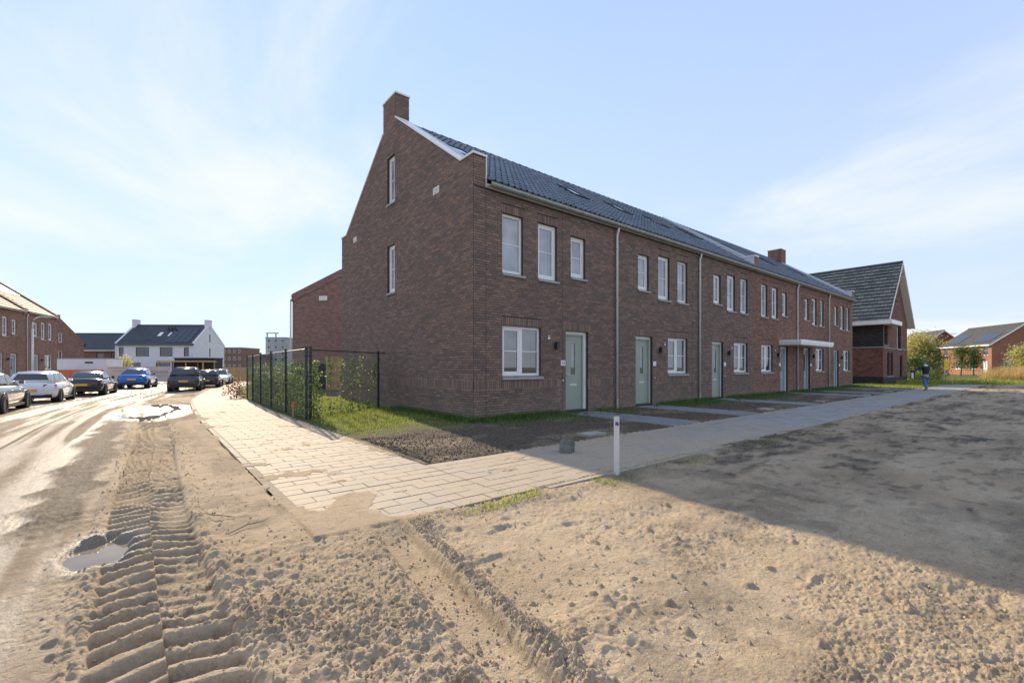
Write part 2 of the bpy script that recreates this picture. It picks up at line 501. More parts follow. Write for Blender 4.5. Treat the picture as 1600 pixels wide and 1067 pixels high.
def water_mat():
    m, n, b = newmat('muddy_water')
    f = noise(n, 3, 3, 0.5, 'World')
    n.links.new(ramp(n, f, [(0.3, (0.16, 0.13, 0.10)), (0.7, (0.24, 0.20, 0.155))]), b.inputs['Base Color'])
    b.inputs['Roughness'].default_value = 0.03
    b.inputs['IOR'].default_value = 1.33
    bump(n, b, noise(n, 9, 2, 0.5, 'World'), 0.02, 0.01)
    return m
M_WATER = water_mat()
def leaf_mat(name, stops, trans=0.35):
    m, n, b = newmat(name)
    c = ramp(n, piece_random(n), stops)
    n.links.new(c, b.inputs['Base Color'])
    b.inputs['Roughness'].default_value = 0.55
    t = n.nodes.new('ShaderNodeBsdfTranslucent')
    n.links.new(c, t.inputs['Color'])
    x = n.nodes.new('ShaderNodeMixShader'); x.inputs[0].default_value = trans
    out = n.nodes['Material Output']
    n.links.new(b.outputs[0], x.inputs[1]); n.links.new(t.outputs[0], x.inputs[2]); n.links.new(x.outputs[0], out.inputs['Surface'])
    return m
M_GRASS = leaf_mat('grass_blades', [(0, (0.14, 0.19, 0.03)), (0.5, (0.30, 0.36, 0.06)), (0.85, (0.42, 0.45, 0.10)), (1, (0.52, 0.46, 0.2))], 0.55)
M_WEED = leaf_mat('weed_leaves', [(0, (0.045, 0.10, 0.02)), (0.6, (0.10, 0.19, 0.035)), (1, (0.19, 0.27, 0.06))], 0.4)
M_IVY = leaf_mat('ivy_leaves', [(0, (0.075, 0.128, 0.045)), (0.6, (0.150, 0.225, 0.075)), (0.9, (0.300, 0.375, 0.120)), (1, (0.630, 0.660, 0.240))], 0.45)
M_WILLOW = leaf_mat('pale_willow_leaves', [(0, (0.34, 0.33, 0.10)), (0.5, (0.52, 0.48, 0.17)), (1, (0.7, 0.62, 0.30))], 0.6)
M_BUSH = leaf_mat('bush_leaves', [(0, (0.07, 0.11, 0.03)), (0.6, (0.15, 0.20, 0.05)), (1, (0.32, 0.34, 0.1))], 0.5)
M_REED = leaf_mat('dry_reed_blades', [(0, (0.36, 0.23, 0.08)), (0.5, (0.58, 0.38, 0.15)), (0.8, (0.68, 0.48, 0.22)), (1, (0.34, 0.35, 0.1))], 0.55)
M_RUSSET = leaf_mat('russet_leaves', [(0, (0.13, 0.05, 0.025)), (1, (0.30, 0.13, 0.06))], 0.35)
M_STEM = simple('woody_stem', (0.09, 0.065, 0.04), 0.85, var=0.25, scale=20)
# ------------------------------------------------------------------ ground
SIDE_L, SIDE_R = -5.0, -3.1          # side pavement, before the street bends
FRONT_N, FRONT_F = -5.2, -3.4        # front pavement
SLAB_TOP = 0.035
def bend(y):
    t = np.maximum(0, np.asarray(y, float) - 3.0)
    return np.where(t < 37, 0.0034 * t * t, 0.0034 * 37 * 37 + 0.2516 * (t - 37))
def bendf(y): return float(bend(y))
def drop(xc, y):
    """the street lies lower than the new plot"""
    a = 0.32 * sstep(9, 24, y) * (1 - sstep(-3.2, -1.5, xc))
    b = 0.25 * sstep(6.9, 8.8, -xc) * sstep(-6, 0, y)
    return -np.maximum(a, b)
def dropf(x, y): return float(drop(np.array([x - bendf(y)]), np.array([float(y)]))[0])

def terrain(x, y):
    xc = x - bend(y)
    fwd = (x - CAM.x) * FW.x + (y - CAM.y) * FW.y
    rgt = (x - CAM.x) * RT.x + (y - CAM.y) * RT.y
    d_cam = np.hypot(x - CAM.x, y - CAM.y)
    fade = 1 - sstep(14, 30, d_cam)
    n_lo = fbm(x * 0.45, y * 0.45, 3, 3) - 0.5
    n_md = fbm(x * 2.6, y * 2.6, 4, 9) - 0.5
    n_hi = fbm(x * 13, y * 13, 3, 21) - 0.5
    bil = 1 - np.abs(2 * fbm(x * 8, y * 8, 3, 33) - 1)
    bil2 = np.abs(2 * vn(x * 21, y * 21, 41) - 1)
    grit = (fbm(x * 34, y * 34, 3, 141) - 0.5) * (1 - sstep(3.5, 9, d_cam))
    grit = grit + 0.5 * (vn(x * 95, y * 95, 143) - 0.5) * (1 - sstep(2.5, 5, d_cam))
    grit = grit * (0.2 + 1.1 * sstep(0.42, 0.62, fbm(x * 0.8 + 2, y * 1.3, 3, 171)))
    n_hi = n_hi * (0.35 + 0.65 * sstep(0.4, 0.6, fbm(x * 0.7 - 5, y * 1.1, 3, 172)))
    h = 0.022 + 0.020 * grit + 0.05 * n_lo + 0.045 * n_md + 0.014 * n_hi
    wet = np.zeros_like(x); soil = np.zeros_like(x); green = np.zeros_like(x)
    sandy = (y < FRONT_N)
    # scattered clods
    cm = sstep(0.50, 0.72, fbm(x * 0.9 + 7, y * 1.5, 4, 51))
    h += cm * (0.022 * (bil - 0.6) + 0.02 * np.maximum(0, n_hi) + 0.012 * bil2)
    # churned heap of clods between the tracks
    heap = np.exp(-(((x + 5.15) / 0.42) ** 2 + ((y + 7.05) / 0.95) ** 2)) + 0.8 * np.exp(-(((x + 5.5) / 0.3) ** 2 + ((y + 6.2) / 0.5) ** 2)) + 0.9 * np.exp(-(((x + 6.25) / 0.35) ** 2 + ((y + 6.9) / 0.7) ** 2))
    h += heap * (0.018 + 0.022 * bil2 * vn(x * 14, y * 14, 5) + 0.05 * n_hi + 0.012 * grit)
    soil += 0.30 * np.clip(heap, 0, 1) * sstep(0.3, 0.7, bil2)
    # long straight wheel rut in the foreground sand with a crumbly shoulder
    xr = -4.32 + 0.15 * (y + 5.41)
    d = x - xr
    on = sstep(-5.1, -5.6, y)
    rut = sstep(-0.30, -0.22, d) * (1 - sstep(-0.04, 0.0, d))
    h = h * (1 - 0.8 * rut * on) + rut * on * (-0.035)
    sh = np.exp(-((d - 0.06) / 0.055) ** 2)
    h += on * sh * (0.035 + 0.045 * bil2 * vn(x * 17, y * 17, 8))
    h += on * np.exp(-((d + 0.34) / 0.06) ** 2) * 0.02 * (0.4 + bil2)
    soil += on * sh * 0.25 * bil2
    # faint wheel marks across the plot
    for (a, b, k, wd, dp) in ((-6.1, 0.10, 0.35, 0.16, 0.03), (-7.0, -0.05, 0.5, 0.14, 0.028), (-8.3, 0.12, 0.6, 0.18, 0.03), (-9.6, 0.02, 0.4, 0.16, 0.03), (-6.55, 0.05, 0.2, 0.10, 0.02)):
        yy = a + b * x + 0.25 * np.sin(x * k + a)
        m = np.exp(-((y - yy) / wd) ** 2) * sstep(-3.6, -2.2, x) * sandy
        tread = 0.5 + 0.5 * np.sin((x + 0.4 * np.abs(y - yy)) * 40)
        h += m * (-dp + 0.014 * tread * fade) * (0.4 + vn(x * 0.8, y * 0.8, 77))
    soil += 0.30 * sstep(0.50, 0.66, fbm(x * 0.75 + 11, y * 1.0, 4, 183)) * (0.3 + 0.9 * sstep(0.4, 0.6, fbm(x * 6, y * 6, 3, 184)))
    # soil dragged into the sand of the open plot
    streak = fbm(x * 0.55 + 3, y * 1.7, 5, 61)
    soil += sandy * sstep(-3.0, 1.0, x) * (0.10 + 0.42 * sstep(0.44, 0.66, streak) * (0.4 + 1.2 * sstep(0.4, 0.6, fbm(x * 3.1, y * 5.0, 4, 66))))
    soil += sandy * 0.14 * sstep(0.5, 0.7, n_md + 0.5)
    soil += sandy * sstep(-2.5, 1.0, x) * 0.45 * sstep(0.60, 0.72, fbm(x * 5.0, y * 8.0, 4, 173))
    # ---- verge with the tractor track
    verge = (xc < SIDE_L) & (y > -9.5)
    xt = -5.92 + 0.05 * np.sin(y * 0.5)
    dt = xc - xt
    side = (dt > 0)
    tr = sstep(0.29, 0.25, np.abs(dt)) * sstep(-8.6, -7.6, y) * (1 - sstep(13, 17, y))
    ph = (y * 1.0 + 0.30 * np.abs(dt) + 0.1 * side + 0.16 * n_md + 0.05 * n_hi) / 0.165
    fr = ph - np.floor(ph)
    lug = sstep(0.05, 0.35, fr) * (1 - sstep(0.5, 0.72, fr))
    amp = (0.35 + 1.0 * sstep(0.2, 0.6, vn(x * 2.6, y * 1.1, 91))) * (0.75 + 0.6 * vn(x * 7, y * 7, 92))
    h = h * (1 - 0.65 * tr) + tr * (-0.026 + 0.012 * grit + 0.036 * lug * amp * 1.0)
    h += 0.03 * np.exp(-((np.abs(dt) - 0.33) / 0.05) ** 2) * sstep(-8, -7, y) * (1 - sstep(8, 11, y)) * (0.3 + bil2)
    soil += tr * 0.38 * (1 - lug)
    # second, older track beside it
    x2 = -5.25 + 0.25 * np.sin(y * 0.35 + 1.0)
    d2 = xc - x2
    t2 = sstep(0.2, 0.15, np.abs(d2)) * sstep(-3.5, -2.5, y) * (1 - sstep(9, 12, y)) * sstep(0.35, 0.6, vn(x, y * 0.6, 14))
    p2 = (y + 0.5 * d2) / 0.11; f2 = p2 - np.floor(p2)
    h += t2 * (-0.015 + 0.02 * sstep(0.1, 0.4, f2) * (1 - sstep(0.6, 0.9, f2)))
    soil += t2 * 0.3
    dv = sstep(0.5, 0.68, fbm(x * 1.2, y * 0.7, 4, 71))
    soil += verge * sstep(1.0, 6.0, y) * 0.5 * dv
    # ---- carriageway: wet slurry, nearly flat, drawn out along the street
    road = 1 - sstep(-6.6, -6.2, xc + 0.25 * (vn(x * 1.5, y * 0.5, 15) - 0.5))
    st = fbm(xc * 4.5, y * 0.22, 4, 101)
    hr = -0.012 + 0.012 * (st - 0.5) + 0.006 * n_hi + 0.006 * n_md
    rough_patch = sstep(0.45, 0.65, fbm(x * 1.6, y * 0.8, 3, 111)) * (1 - sstep(-3.5, -1.5, y))
    hr += rough_patch * (0.012 * bil2 + 0.02 * n_hi)
    hr += 0.006 * grit
    h = h * (1 - road) + hr * road
    soil = soil * (1 - road) + road * (0.42 * sstep(0.48, 0.62, st))
    wet = np.maximum(wet, road * (0.12 + 0.88 * sstep(0.60, 0.46, st)))
    # dark mud ridge between track and carriageway
    mud = sstep(-6.95, -6.75, xc + 0.12 * n_md * 4) * (1 - sstep(-6.45, -6.3, xc + 0.1 * n_md * 4)) * sstep(-4.2, -3.2, y) * (1 - sstep(5, 9, y))
    h += mud * (0.02 + 0.04 * n_hi + 0.03 * bil2 * 0.5)
    soil = np.maximum(soil, mud * 0.72)
    wet = wet * (1 - 0.8 * mud)
    # brown bands of mud dragged along the street by the wheels
    for (xo, wd_, y0_, y1_, k_) in ((-7.45, 0.13, -7, 12, 0.4), (-7.0, 0.10, 2, 26, 0.5), (-8.75, 0.14, -2, 22, 0.35), (-5.35, 0.16, -4, 15, 0.35), (-6.55, 0.2, 6, 26, 0.6)):
        xb_ = xo + 0.22 * np.sin(y * 0.21 + xo * 3)
        bm_ = np.exp(-((xc - xb_) / wd_) ** 2) * sstep(y0_, y0_ + 3, y) * (1 - sstep(y1_ - 5, y1_, y)) * (0.35 + 0.9 * sstep(0.3, 0.65, fbm(x * 2.2, y * 0.7, 4, 181)))
        soil = np.maximum(soil, np.clip(bm_ * k_, 0, 0.85)); wet = wet * (1 - np.clip(bm_, 0, 1) * 0.85)
        h = h + bm_ * (0.010 * (bil2 - 0.5) + 0.02 * n_hi)
    gut = np.exp(-((xc + 8.2 + 0.03 * np.sin(y)) / 0.055) ** 2)
    h -= gut * 0.035
    soil += gut * 0.8
    wet = wet * (1 - np.clip(gut * 1.3, 0, 1))
    # ---- puddles
    e1 = ((x + 6.27) / 0.19) ** 2 + ((y + 4.38) / 0.32) ** 2 + 1.6 * n_md
    p1 = 1 - sstep(0.35, 1.25, e1)
    h = h * (1 - p1) - 0.045 * p1
    e2 = ((xc + 5.95) / 0.95) ** 2 + ((y - 8.6) / 3.0) ** 2
    isl = fbm(x * 1.15, y * 0.9, 3, 131)
    p2_ = (1 - sstep(0.5, 1.1, e2 + 0.8 * n_md))
    h = h * (1 - p2_) + p2_ * (-0.055 + 0.16 * sstep(0.52, 0.68, isl))
    soil += p2_ * 0.7 * sstep(0.52, 0.6, isl)
    soil -= p2_ * 0.2
    wet = np.maximum(wet, np.maximum(1 - sstep(0.8, 3.2, e1), 1 - sstep(0.9, 1.5, e2)))
    # ---- gardens
    gard = (xc > SIDE_R - 0.02) & (y > FRONT_F - 0.02)
    gl = 0.03 + 0.05 * n_md + 0.035 * n_hi + 0.025 * (bil - 0.5)
    gl += 0.02 * sstep(-2.5, 0, y)
    h = np.where(gard, gl, h)
    edge = vn(x * 1.3, y * 1.3, 7) - 0.5
    lawn = sstep(-1.3, 0.3, y + 0.9 * edge - 0.25 * (x + 3) * (x < 0)) * (x < 0.6)
    wallside = sstep(-1.5, -0.5, y + 0.9 * edge) * (x >= 0)
    far_lawn = sstep(29, 31, x) * sstep(-3.4, -2.6, y + edge)
    gmask = np.clip(lawn + 0.75 * wallside * sstep(0.42, 0.6, vn(x * 0.8 + 4, y, 19) + 0.25 * sstep(4, 12, x)) + far_lawn, 0, 1)
    green = np.where(gard, gmask * 0.9, green)
    soil = np.where(gard, 0.95 - 0.35 * sstep(0.5, 0.75, fbm(x * 1.1, y * 2.2, 3, 23)), soil)
    wet = np.where(gard, 0, wet)
    # ---- far field beyond the plot
    fld = sstep(32, 36, fwd + 3 * n_lo) * (rgt > 5) * (y < FRONT_N + 1)
    green = np.maximum(green, fld * (0.55 + 0.4 * sstep(0.4, 0.6, streak)))
    # rough weeds on the sand edge along the kerb
    kb = np.exp(-((y - (FRONT_N - 0.25)) / 0.16) ** 2) * (x > -4.2) * (x < 30)
    h += kb * (0.02 + 0.03 * bil2) * sstep(0.35, 0.6, vn(x * 1.3, y, 29))
    soil += kb * 0.45 * sstep(0.4, 0.6, vn(x * 1.7, y, 30))
    # ---- under the paving, with sand washed over the corner and along the edges
    d_side = np.minimum(xc - SIDE_L, SIDE_R - xc)
    d_front = np.minimum(np.minimum(y - FRONT_N, FRONT_F - y), x - SIDE_L)
    d_side = np.where(y > FRONT_N, d_side, -1.0)
    dp = np.maximum(d_side, d_front)
    inside = dp > 0.0
    spill = fbm(x * 2.1, y * 2.1, 4, 47)
    near_c = np.exp(-(((x + 4.9) / 0.75) ** 2 + ((y + 5.0) / 0.55) ** 2))
    edge_sp = np.exp(-np.maximum(dp, 0) / 0.10) * sstep(0.3, 0.6, vn(x * 0.9, y * 0.9, 49))
    film = 0.055 * (1 - sstep(-2.0, 5.0, x))
    over = sstep(0.46, 0.52, spill * 0.62 + 0.5 * near_c + 0.30 * edge_sp + film + 0.22 * n_hi + 0.10 * n_md)
    hin = -0.03 + over * (SLAB_TOP + 0.033 + 0.012 * near_c + 0.012 * edge_sp + 0.006 * n_hi)
    h = np.where(inside, hin, h)
    out_near = (~inside) & (dp > -0.25)
    h = np.where(out_near, np.minimum(h, SLAB_TOP + 0.012 + 0.03 * sstep(-0.05, -0.25, dp)), h)
    soil = np.where(inside, 0.0, soil); green = np.where(inside, 0, green); wet = np.where(inside, 0, wet)
    h = h + drop(xc, y)
    return h, np.clip(wet, 0, 1), np.clip(soil, 0, 1), np.clip(green, 0, 1), xc

NR, NC = 640, 980
inv = np.linspace(1 / 1.0, 1 / 75.0, NR)
fw = 1 / inv
tn = np.linspace(-1.5, 1.5, NC)
F_, T_ = np.meshgrid(fw, tn, indexing='ij')
gx = (CAM.x + RT.x * F_ * T_ + FW.x * F_).ravel()
gy = (CAM.y + RT.y * F_ * T_ + FW.y * F_).ravel()
# coarser ground to the sides and behind
cxs = np.arange(-32, 66, 0.3); cys = np.arange(-46, 42, 0.3)
CX, CY = np.meshgrid(cxs, cys, indexing='ij')
NF = NR * NC
gx = np.concatenate([gx, CX.ravel()]); gy = np.concatenate([gy, CY.ravel()])
gz, gwet, gsoil, ggreen, gxc = terrain(gx, gy)
gz[NF:] -= 0.012
# dents and loose clods trodden into the foreground sand
def stamp(cx, cy, rad):
    return np.nonzero((np.abs(gx - cx) < rad) & (np.abs(gy - cy) < rad))[0]
near = np.nonzero((gy < FRONT_N - 0.1) & (gx > -7.2) & (gx < 6.5) & (gy > -10.5))[0]
nx_, ny_ = gx[near], gy[near]
wob = fbm(nx_ * 9, ny_ * 9, 3, 151) - 0.5
add = np.zeros(len(near))
order = np.argsort(nx_); sxn = nx_[order]
def window_idx(cx, cy, rad):
    a_, b_ = np.searchsorted(sxn, (cx - rad, cx + rad))
    ii = order[a_:b_]
    return ii[np.abs(ny_[ii] - cy) < rad]
for _ in range(80):
    cx, cy = random.uniform(-4.2, 5.0), random.uniform(-9.6, -5.5)
    a = random.gauss(0.3, 0.5); la, lb = random.uniform(0.07, 0.19), random.uniform(0.03, 0.065)
    ii = window_idx(cx, cy, 0.4)
    if not len(ii): continue
    dx, dy = nx_[ii] - cx, ny_[ii] - cy
    u = dx * math.cos(a) + dy * math.sin(a); v = -dx * math.sin(a) + dy * math.cos(a)
    qq = np.sqrt((u / la) ** 2 + (v / lb) ** 2) + 1.5 * wob[ii]
    dep = random.uniform(0.007, 0.017)
    add[ii] += -dep * (1 - sstep(0.3, 1.1, qq)) + dep * 0.9 * np.exp(-((qq - 1.3) / 0.3) ** 2) * (v > 0) * (0.3 + vn(nx_[ii] * 14, ny_[ii] * 14, 3))
for _ in range(1600):
    cx, cy = random.uniform(-6.8, 6.0), -5.45 - abs(random.gauss(0, 1.9))
    if random.random() > 0.25 + 1.3 * max(0.0, float(fbm(np.array([cx * 0.9 + 7]), np.array([cy * 1.5]), 4, 51)[0]) - 0.42) * 4: continue
    rad = random.choice([0.008, 0.010, 0.012, 0.015, 0.018, 0.022, 0.028]) * random.uniform(0.8, 1.3)
    ii = window_idx(cx, cy, rad * 2.2)
    if not len(ii): continue
    a = random.uniform(0, 3.14); k_ = random.uniform(0.6, 1.0)
    dx, dy = nx_[ii] - cx, ny_[ii] - cy
    u = dx * math.cos(a) + dy * math.sin(a); v = (-dx * math.sin(a) + dy * math.cos(a)) / k_
    qq = np.sqrt(u * u + v * v) / rad + 2.2 * wob[ii]
    add[ii] = np.maximum(add[ii], rad * random.uniform(0.55, 0.95) * np.sqrt(np.clip(1 - qq * qq, 0, 1)))
gz[near] += add
gsoil[near] = np.clip(gsoil[near] + 0.08 * (add > 0.006), 0, 1)
idx = np.arange(NR * NC).reshape(NR, NC)
q = np.stack([idx[:-1, :-1], idx[:-1, 1:], idx[1:, 1:], idx[1:, :-1]], -1).reshape(-1, 4)
ci = NF + np.arange(CX.size).reshape(CX.shape)
cq = np.stack([ci[:-1, :-1], ci[1:, :-1], ci[1:, 1:], ci[:-1, 1:]], -1).reshape(-1, 4)
cf = (gx - CAM.x) * FW.x + (gy - CAM.y) * FW.y; ct = (gx - CAM.x) * RT.x + (gy - CAM.y) * RT.y
outside = (cf < 1.0) | (np.abs(ct) > 1.5 * cf)
q = np.concatenate([q, cq[outside[cq].any(1)]])
def grid_mesh(name, quads):
    used, invx = np.unique(quads.ravel(), return_inverse=True)
    me = bpy.data.meshes.new(name)
    nv, nq = len(used), len(quads)
    me.vertices.add(nv); me.loops.add(nq * 4); me.polygons.add(nq)
    co = np.stack([gx[used], gy[used], gz[used]], -1).astype(np.float32)
    me.vertices.foreach_set('co', co.ravel())
    me.loops.foreach_set('vertex_index', invx.astype(np.int32))
    me.polygons.foreach_set('loop_start', np.arange(0, nq * 4, 4, dtype=np.int32))
    me.polygons.foreach_set('use_smooth', np.ones(nq, dtype=bool))
    me.update(calc_edges=True)
    ca = me.color_attributes.new('zone', 'FLOAT_COLOR', 'POINT')
    c = np.stack([gwet[used], gsoil[used], ggreen[used], np.ones(nv)], -1).astype(np.float32)
    ca.data.foreach_set('color', c.ravel())
    return me
is_road = (gxc[q].mean(1) < -6.4)
g = link('sandy_ground', grid_mesh('sandy_ground', q[~is_road]), M_GROUND)
tag(g, 'rutted beige sand and dark soil of the unfinished building plot', 'ground', kind='structure')
g = link('road', grid_mesh('road', q[is_road]), M_GROUND)
tag(g, 'wet mud-smeared street running past the parked cars', 'road', kind='structure')
def field_mat():
    m, n, b = newmat('open_land')
    g_ = n.nodes.new('ShaderNodeNewGeometry')
    ln = nd(n, 'ShaderNodeVectorMath', operation='LENGTH'); n.links.new(g_.outputs['Position'], ln.inputs[0])
    f = nd(n, 'ShaderNodeMapRange', {'From Min': 42.0, 'From Max': 60.0}); n.links.new(ln.outputs['Value'], f.inputs['Value'])
    k = noise(n, 0.3, 5, 0.6, 'World')
    sand = ramp(n, k, [(0.3, (0.36, 0.27, 0.175)), (0.7, (0.47, 0.37, 0.25))])
    mead = ramp(n, k, [(0.3, (0.07, 0.085, 0.03)), (0.7, (0.15, 0.16, 0.055))])
    n.links.new(mixc(n, f.outputs[0], sand, mead), b.inputs['Base Color'])
    b.inputs['Roughness'].default_value = 0.95
    return m
M_FIELD = field_mat()
far = MB()
NSEG = 48
far.v = [(0, 0, -0.5)] + [(math.cos(2 * math.pi * k / NSEG) * 900, math.sin(2 * math.pi * k / NSEG) * 900, -0.5) for k in range(NSEG)]
far.f = [(0, 1 + k, 1 + (k + 1) % NSEG) for k in range(NSEG)]
tag(far.build('terrain', M_FIELD), 'flat open land reaching to the horizon', 'terrain', kind='structure')

def puddle(cx, cy, rx, ry, z, label):
    m = MB(); n = 28
    m.v = [(cx + bendf(cy), cy, z)] + [(cx + bendf(cy + ry * math.sin(2 * math.pi * k / n)) + rx * math.cos(2 * math.pi * k / n), cy + ry * math.sin(2 * math.pi * k / n), z) for k in range(n)]
    m.f = [(0, 1 + k, 1 + (k + 1) % n) for k in range(n)]
    tag(m.build('puddle', M_WATER), label, 'puddle', kind='structure')
puddle(-6.27, -4.38, 0.28, 0.44, -0.027, 'small muddy puddle in the tyre track near the bottom left')
puddle(-5.95, 8.6, 1.05, 3.3, -0.020, 'large shining puddle with mud islands beside the pavement')

# ------------------------------------------------------------------ pavements: slab by slab
def slab_mesh(lx, ly, th=0.05, ch=0.006):
    me = MB().box(-lx / 2, lx / 2, -ly / 2, ly / 2, -th, 0).mesh('slab')
    bm = bmesh.new(); bm.from_mesh(me)
    es = [e for e in bm.edges if all(v.co.z > -0.001 for v in e.verts)]
    bmesh.ops.bevel(bm, geom=es, offset=ch, segments=1, affect='EDGES')
    bm.to_mesh(me); bm.free()
    me.materials.append(M_SLAB)
    return me
SL, SW, GAP = 0.4, 0.2, 0.0055
SLAB = slab_mesh(SL - GAP, SW - GAP)
SLABH = slab_mesh(SL / 2 - GAP, SW - GAP)
def lay(parent, spots, limit=300):
    spots = sorted(spots, key=lambda s: (s[0] - CAM.x) ** 2 + (s[1] - CAM.y) ** 2)
    for i, (x, y, rz, half) in enumerate(spots):
        if i >= limit: break
        o = bpy.data.objects.new('slab', SLABH if half else SLAB)
        o.location = (x, y, SLAB_TOP + dropf(x, y) + random.uniform(-0.003, 0.003))
        o.rotation_euler = (random.uniform(-.004, .004), random.uniform(-.006, .006), rz)
        o.parent = parent
        COL.objects.link(o)
    rest = spots[limit:]
    if rest:
        mb = MB()
        for (x, y, rz, half) in rest:
            lx, ly = ((SL / 2 if half else SL) - GAP) / 2, (SW - GAP) / 2
            c, s = math.cos(rz), math.sin(rz)
            z1 = SLAB_TOP + dropf(x, y) + random.uniform(-0.003, 0.003)
            P = [(x + c * a - s * b, y + s * a + c * b) for a, b in ((-lx, -ly), (lx, -ly), (lx, ly), (-lx, ly))]
            mb.add([(*p, z1 - 0.05) for p in P] + [(*p, z1) for p in P], [(4, 5, 6, 7), (0, 1, 5, 4), (1, 2, 6, 5), (2, 3, 7, 6), (3, 0, 4, 7)])
        tag(mb.build('slab_field', M_SLAB, parent), kind='stuff')

M_BED = simple('bedding_sand', (0.27, 0.22, 0.16), 0.95, var=0.2, scale=20, coord='World')
def bz(xc, y): return SLAB_TOP - 0.006 + float(drop(np.array([float(xc)]), np.array([float(y)]))[0])
def bed(parent, quads):
    mb = MB()
    for qd in quads: mb.quad(*qd)
    mb.build('bedding', M_BED, parent)
def kerb_run(parent, pts, wd=0.07, ht=0.034, length=1.0):
    """kerb stones laid end to end along a line"""
    acc = [0.0]
    for a, b in zip(pts, pts[1:]): acc.append(acc[-1] + math.dist(a, b))
    def at(t):
        for i in range(len(pts) - 1):
            if t <= acc[i + 1] or i == len(pts) - 2:
                k = (t - acc[i]) / (acc[i + 1] - acc[i])
                return Vector((pts[i][0] + (pts[i + 1][0] - pts[i][0]) * k, pts[i][1] + (pts[i + 1][1] - pts[i][1]) * k, 0))
    t = 0.0
    while t + length * 0.5 < acc[-1]:
        a, b = at(t + 0.004), at(min(t + length, acc[-1]) - 0.004)
        m = (a + b) / 2; d = b - a
        o = bpy.data.objects.new('kerb_stone', KERB)
        o.location = (m.x, m.y, ht + dropf(m.x, m.y) + random.uniform(-0.006, 0.006)); o.rotation_euler = (0, 0, math.atan2(d.y, d.x))
        o.scale = (d.length / 1.0, 1, 1)
        o.parent = parent
        COL.objects.link(o)
        t += length
KERB = MB().box(-0.5, 0.5, -0.035, 0.035, -0.15, 0).mesh('kerb_stone')
KERB.materials.append(M_KERB)

side = empty('side_pavement', (0, 0, 0), 0, 'sand-dusted concrete slab pavement running along the fence towards the parked cars', 'pavement')
side['kind'] = 'structure'
spots = []
rows = int((46 - FRONT_N) / SW)
for r in range(rows):
    y = FRONT_N + SW * (r + 0.5)
    b = bendf(y); ang = -math.atan(bendf(y + 0.5) - bendf(y - 0.5))
    n0 = SIDE_L + 0.10
    odd = r % 2
    xs = []
    x = n0
    first = True
    while x < SIDE_R - 0.05:
        ln = SL / 2 if (odd and first) else SL
        if x + ln > SIDE_R + 0.02: ln = SL / 2
        if x + ln > SIDE_R + 0.05: break
        xs.append((x + ln / 2, ln < SL)); x += ln; first = False
    for xx, hf in xs:
        spots.append((xx + b, y + (xx - (SIDE_L + SIDE_R) / 2) * math.tan(ang), ang, hf))
lay(side, spots)
bed(side, [((SIDE_L + bendf(y0) + 0.02, y0, bz(-4, y0)), (SIDE_R + bendf(y0) - 0.02, y0, bz(-4, y0)), (SIDE_R + bendf(y0 + 1.5) - 0.02, y0 + 1.5, bz(-4, y0 + 1.5)), (SIDE_L + bendf(y0 + 1.5) + 0.02, y0 + 1.5, bz(-4, y0 + 1.5))) for y0 in np.arange(FRONT_N + 0.02, 45, 1.5)])
kerb_run(side, [(SIDE_L + 0.055 + bendf(y), y) for y in np.arange(-2.2, 40, 1.0)])
front = empty('front_pavement', (0, 0, 0), 0, 'grey concrete slab pavement passing the front gardens of the row', 'pavement')
front['kind'] = 'structure'
spots = []
for r in range(9):
    y = FRONT_N + SW * (r + 0.5)
    x = SIDE_R + 0.005 + (SL / 2 if r % 2 else 0)
    if r % 2: spots.append((SIDE_R + 0.005 + SL / 4, y, 0, True))
    while x < 44:
        spots.append((x + SL / 2, y, 0, False)); x += SL
lay(front, spots)
bed(front, [((SIDE_R + 0.02, FRONT_N + 0.02, SLAB_TOP - 0.006), (44, FRONT_N + 0.02, SLAB_TOP - 0.006), (44, FRONT_F - 0.02, SLAB_TOP - 0.006), (SIDE_R + 0.02, FRONT_F - 0.02, SLAB_TOP - 0.006))])
kerb_run(front, [(-2.6, FRONT_N - 0.05), (44, FRONT_N - 0.05)])

# ------------------------------------------------------------------ loose crumbs of sand and soil
def crumbs(name, n, sampler, rmin, rmax, mat, label):
    P = [sampler() for _ in range(n)]
    P = np.array([p for p in P if p is not None])
    z = terrain(P[:, 0], P[:, 1])[0]
    base = np.array([(1, 0, 0), (-1, 0, 0), (0, 1, 0), (0, -1, 0), (0, 0, 1), (0, 0, -0.4)], float)
    tri = [(0, 2, 4), (2, 1, 4), (1, 3, 4), (3, 0, 4), (2, 0, 5), (1, 2, 5), (3, 1, 5), (0, 3, 5)]
    k = len(P)
    r = (rmin * (rmax / rmin) ** (RNG.random(k) ** 1.6))[:, None, None]
    v = base[None] * r * (0.65 + 0.7 * RNG.random((k, 6, 1)))
    v = v + r * 0.35 * (RNG.random((k, 6, 3)) - 0.5)
    a = RNG.random(k) * 6.283
    c, s_ = np.cos(a)[:, None], np.sin(a)[:, None]
    x = v[..., 0] * c - v[..., 1] * s_ + P[:, 0:1]; y = v[..., 0] * s_ + v[..., 1] * c + P[:, 1:2]
    zz = v[..., 2] + z[:, None] + r[..., 0] * 0.15
    V = np.stack([x, y, zz], -1).reshape(-1, 3)
    F = (np.array(tri)[None] + 6 * np.arange(k)[:, None, None]).reshape(-1, 3)
    me = bpy.data.meshes.new(name); me.from_pydata(V.tolist(), [], F.tolist()); me.update()
    tag(link(name, me, mat), label, 'crumbs', kind='stuff')
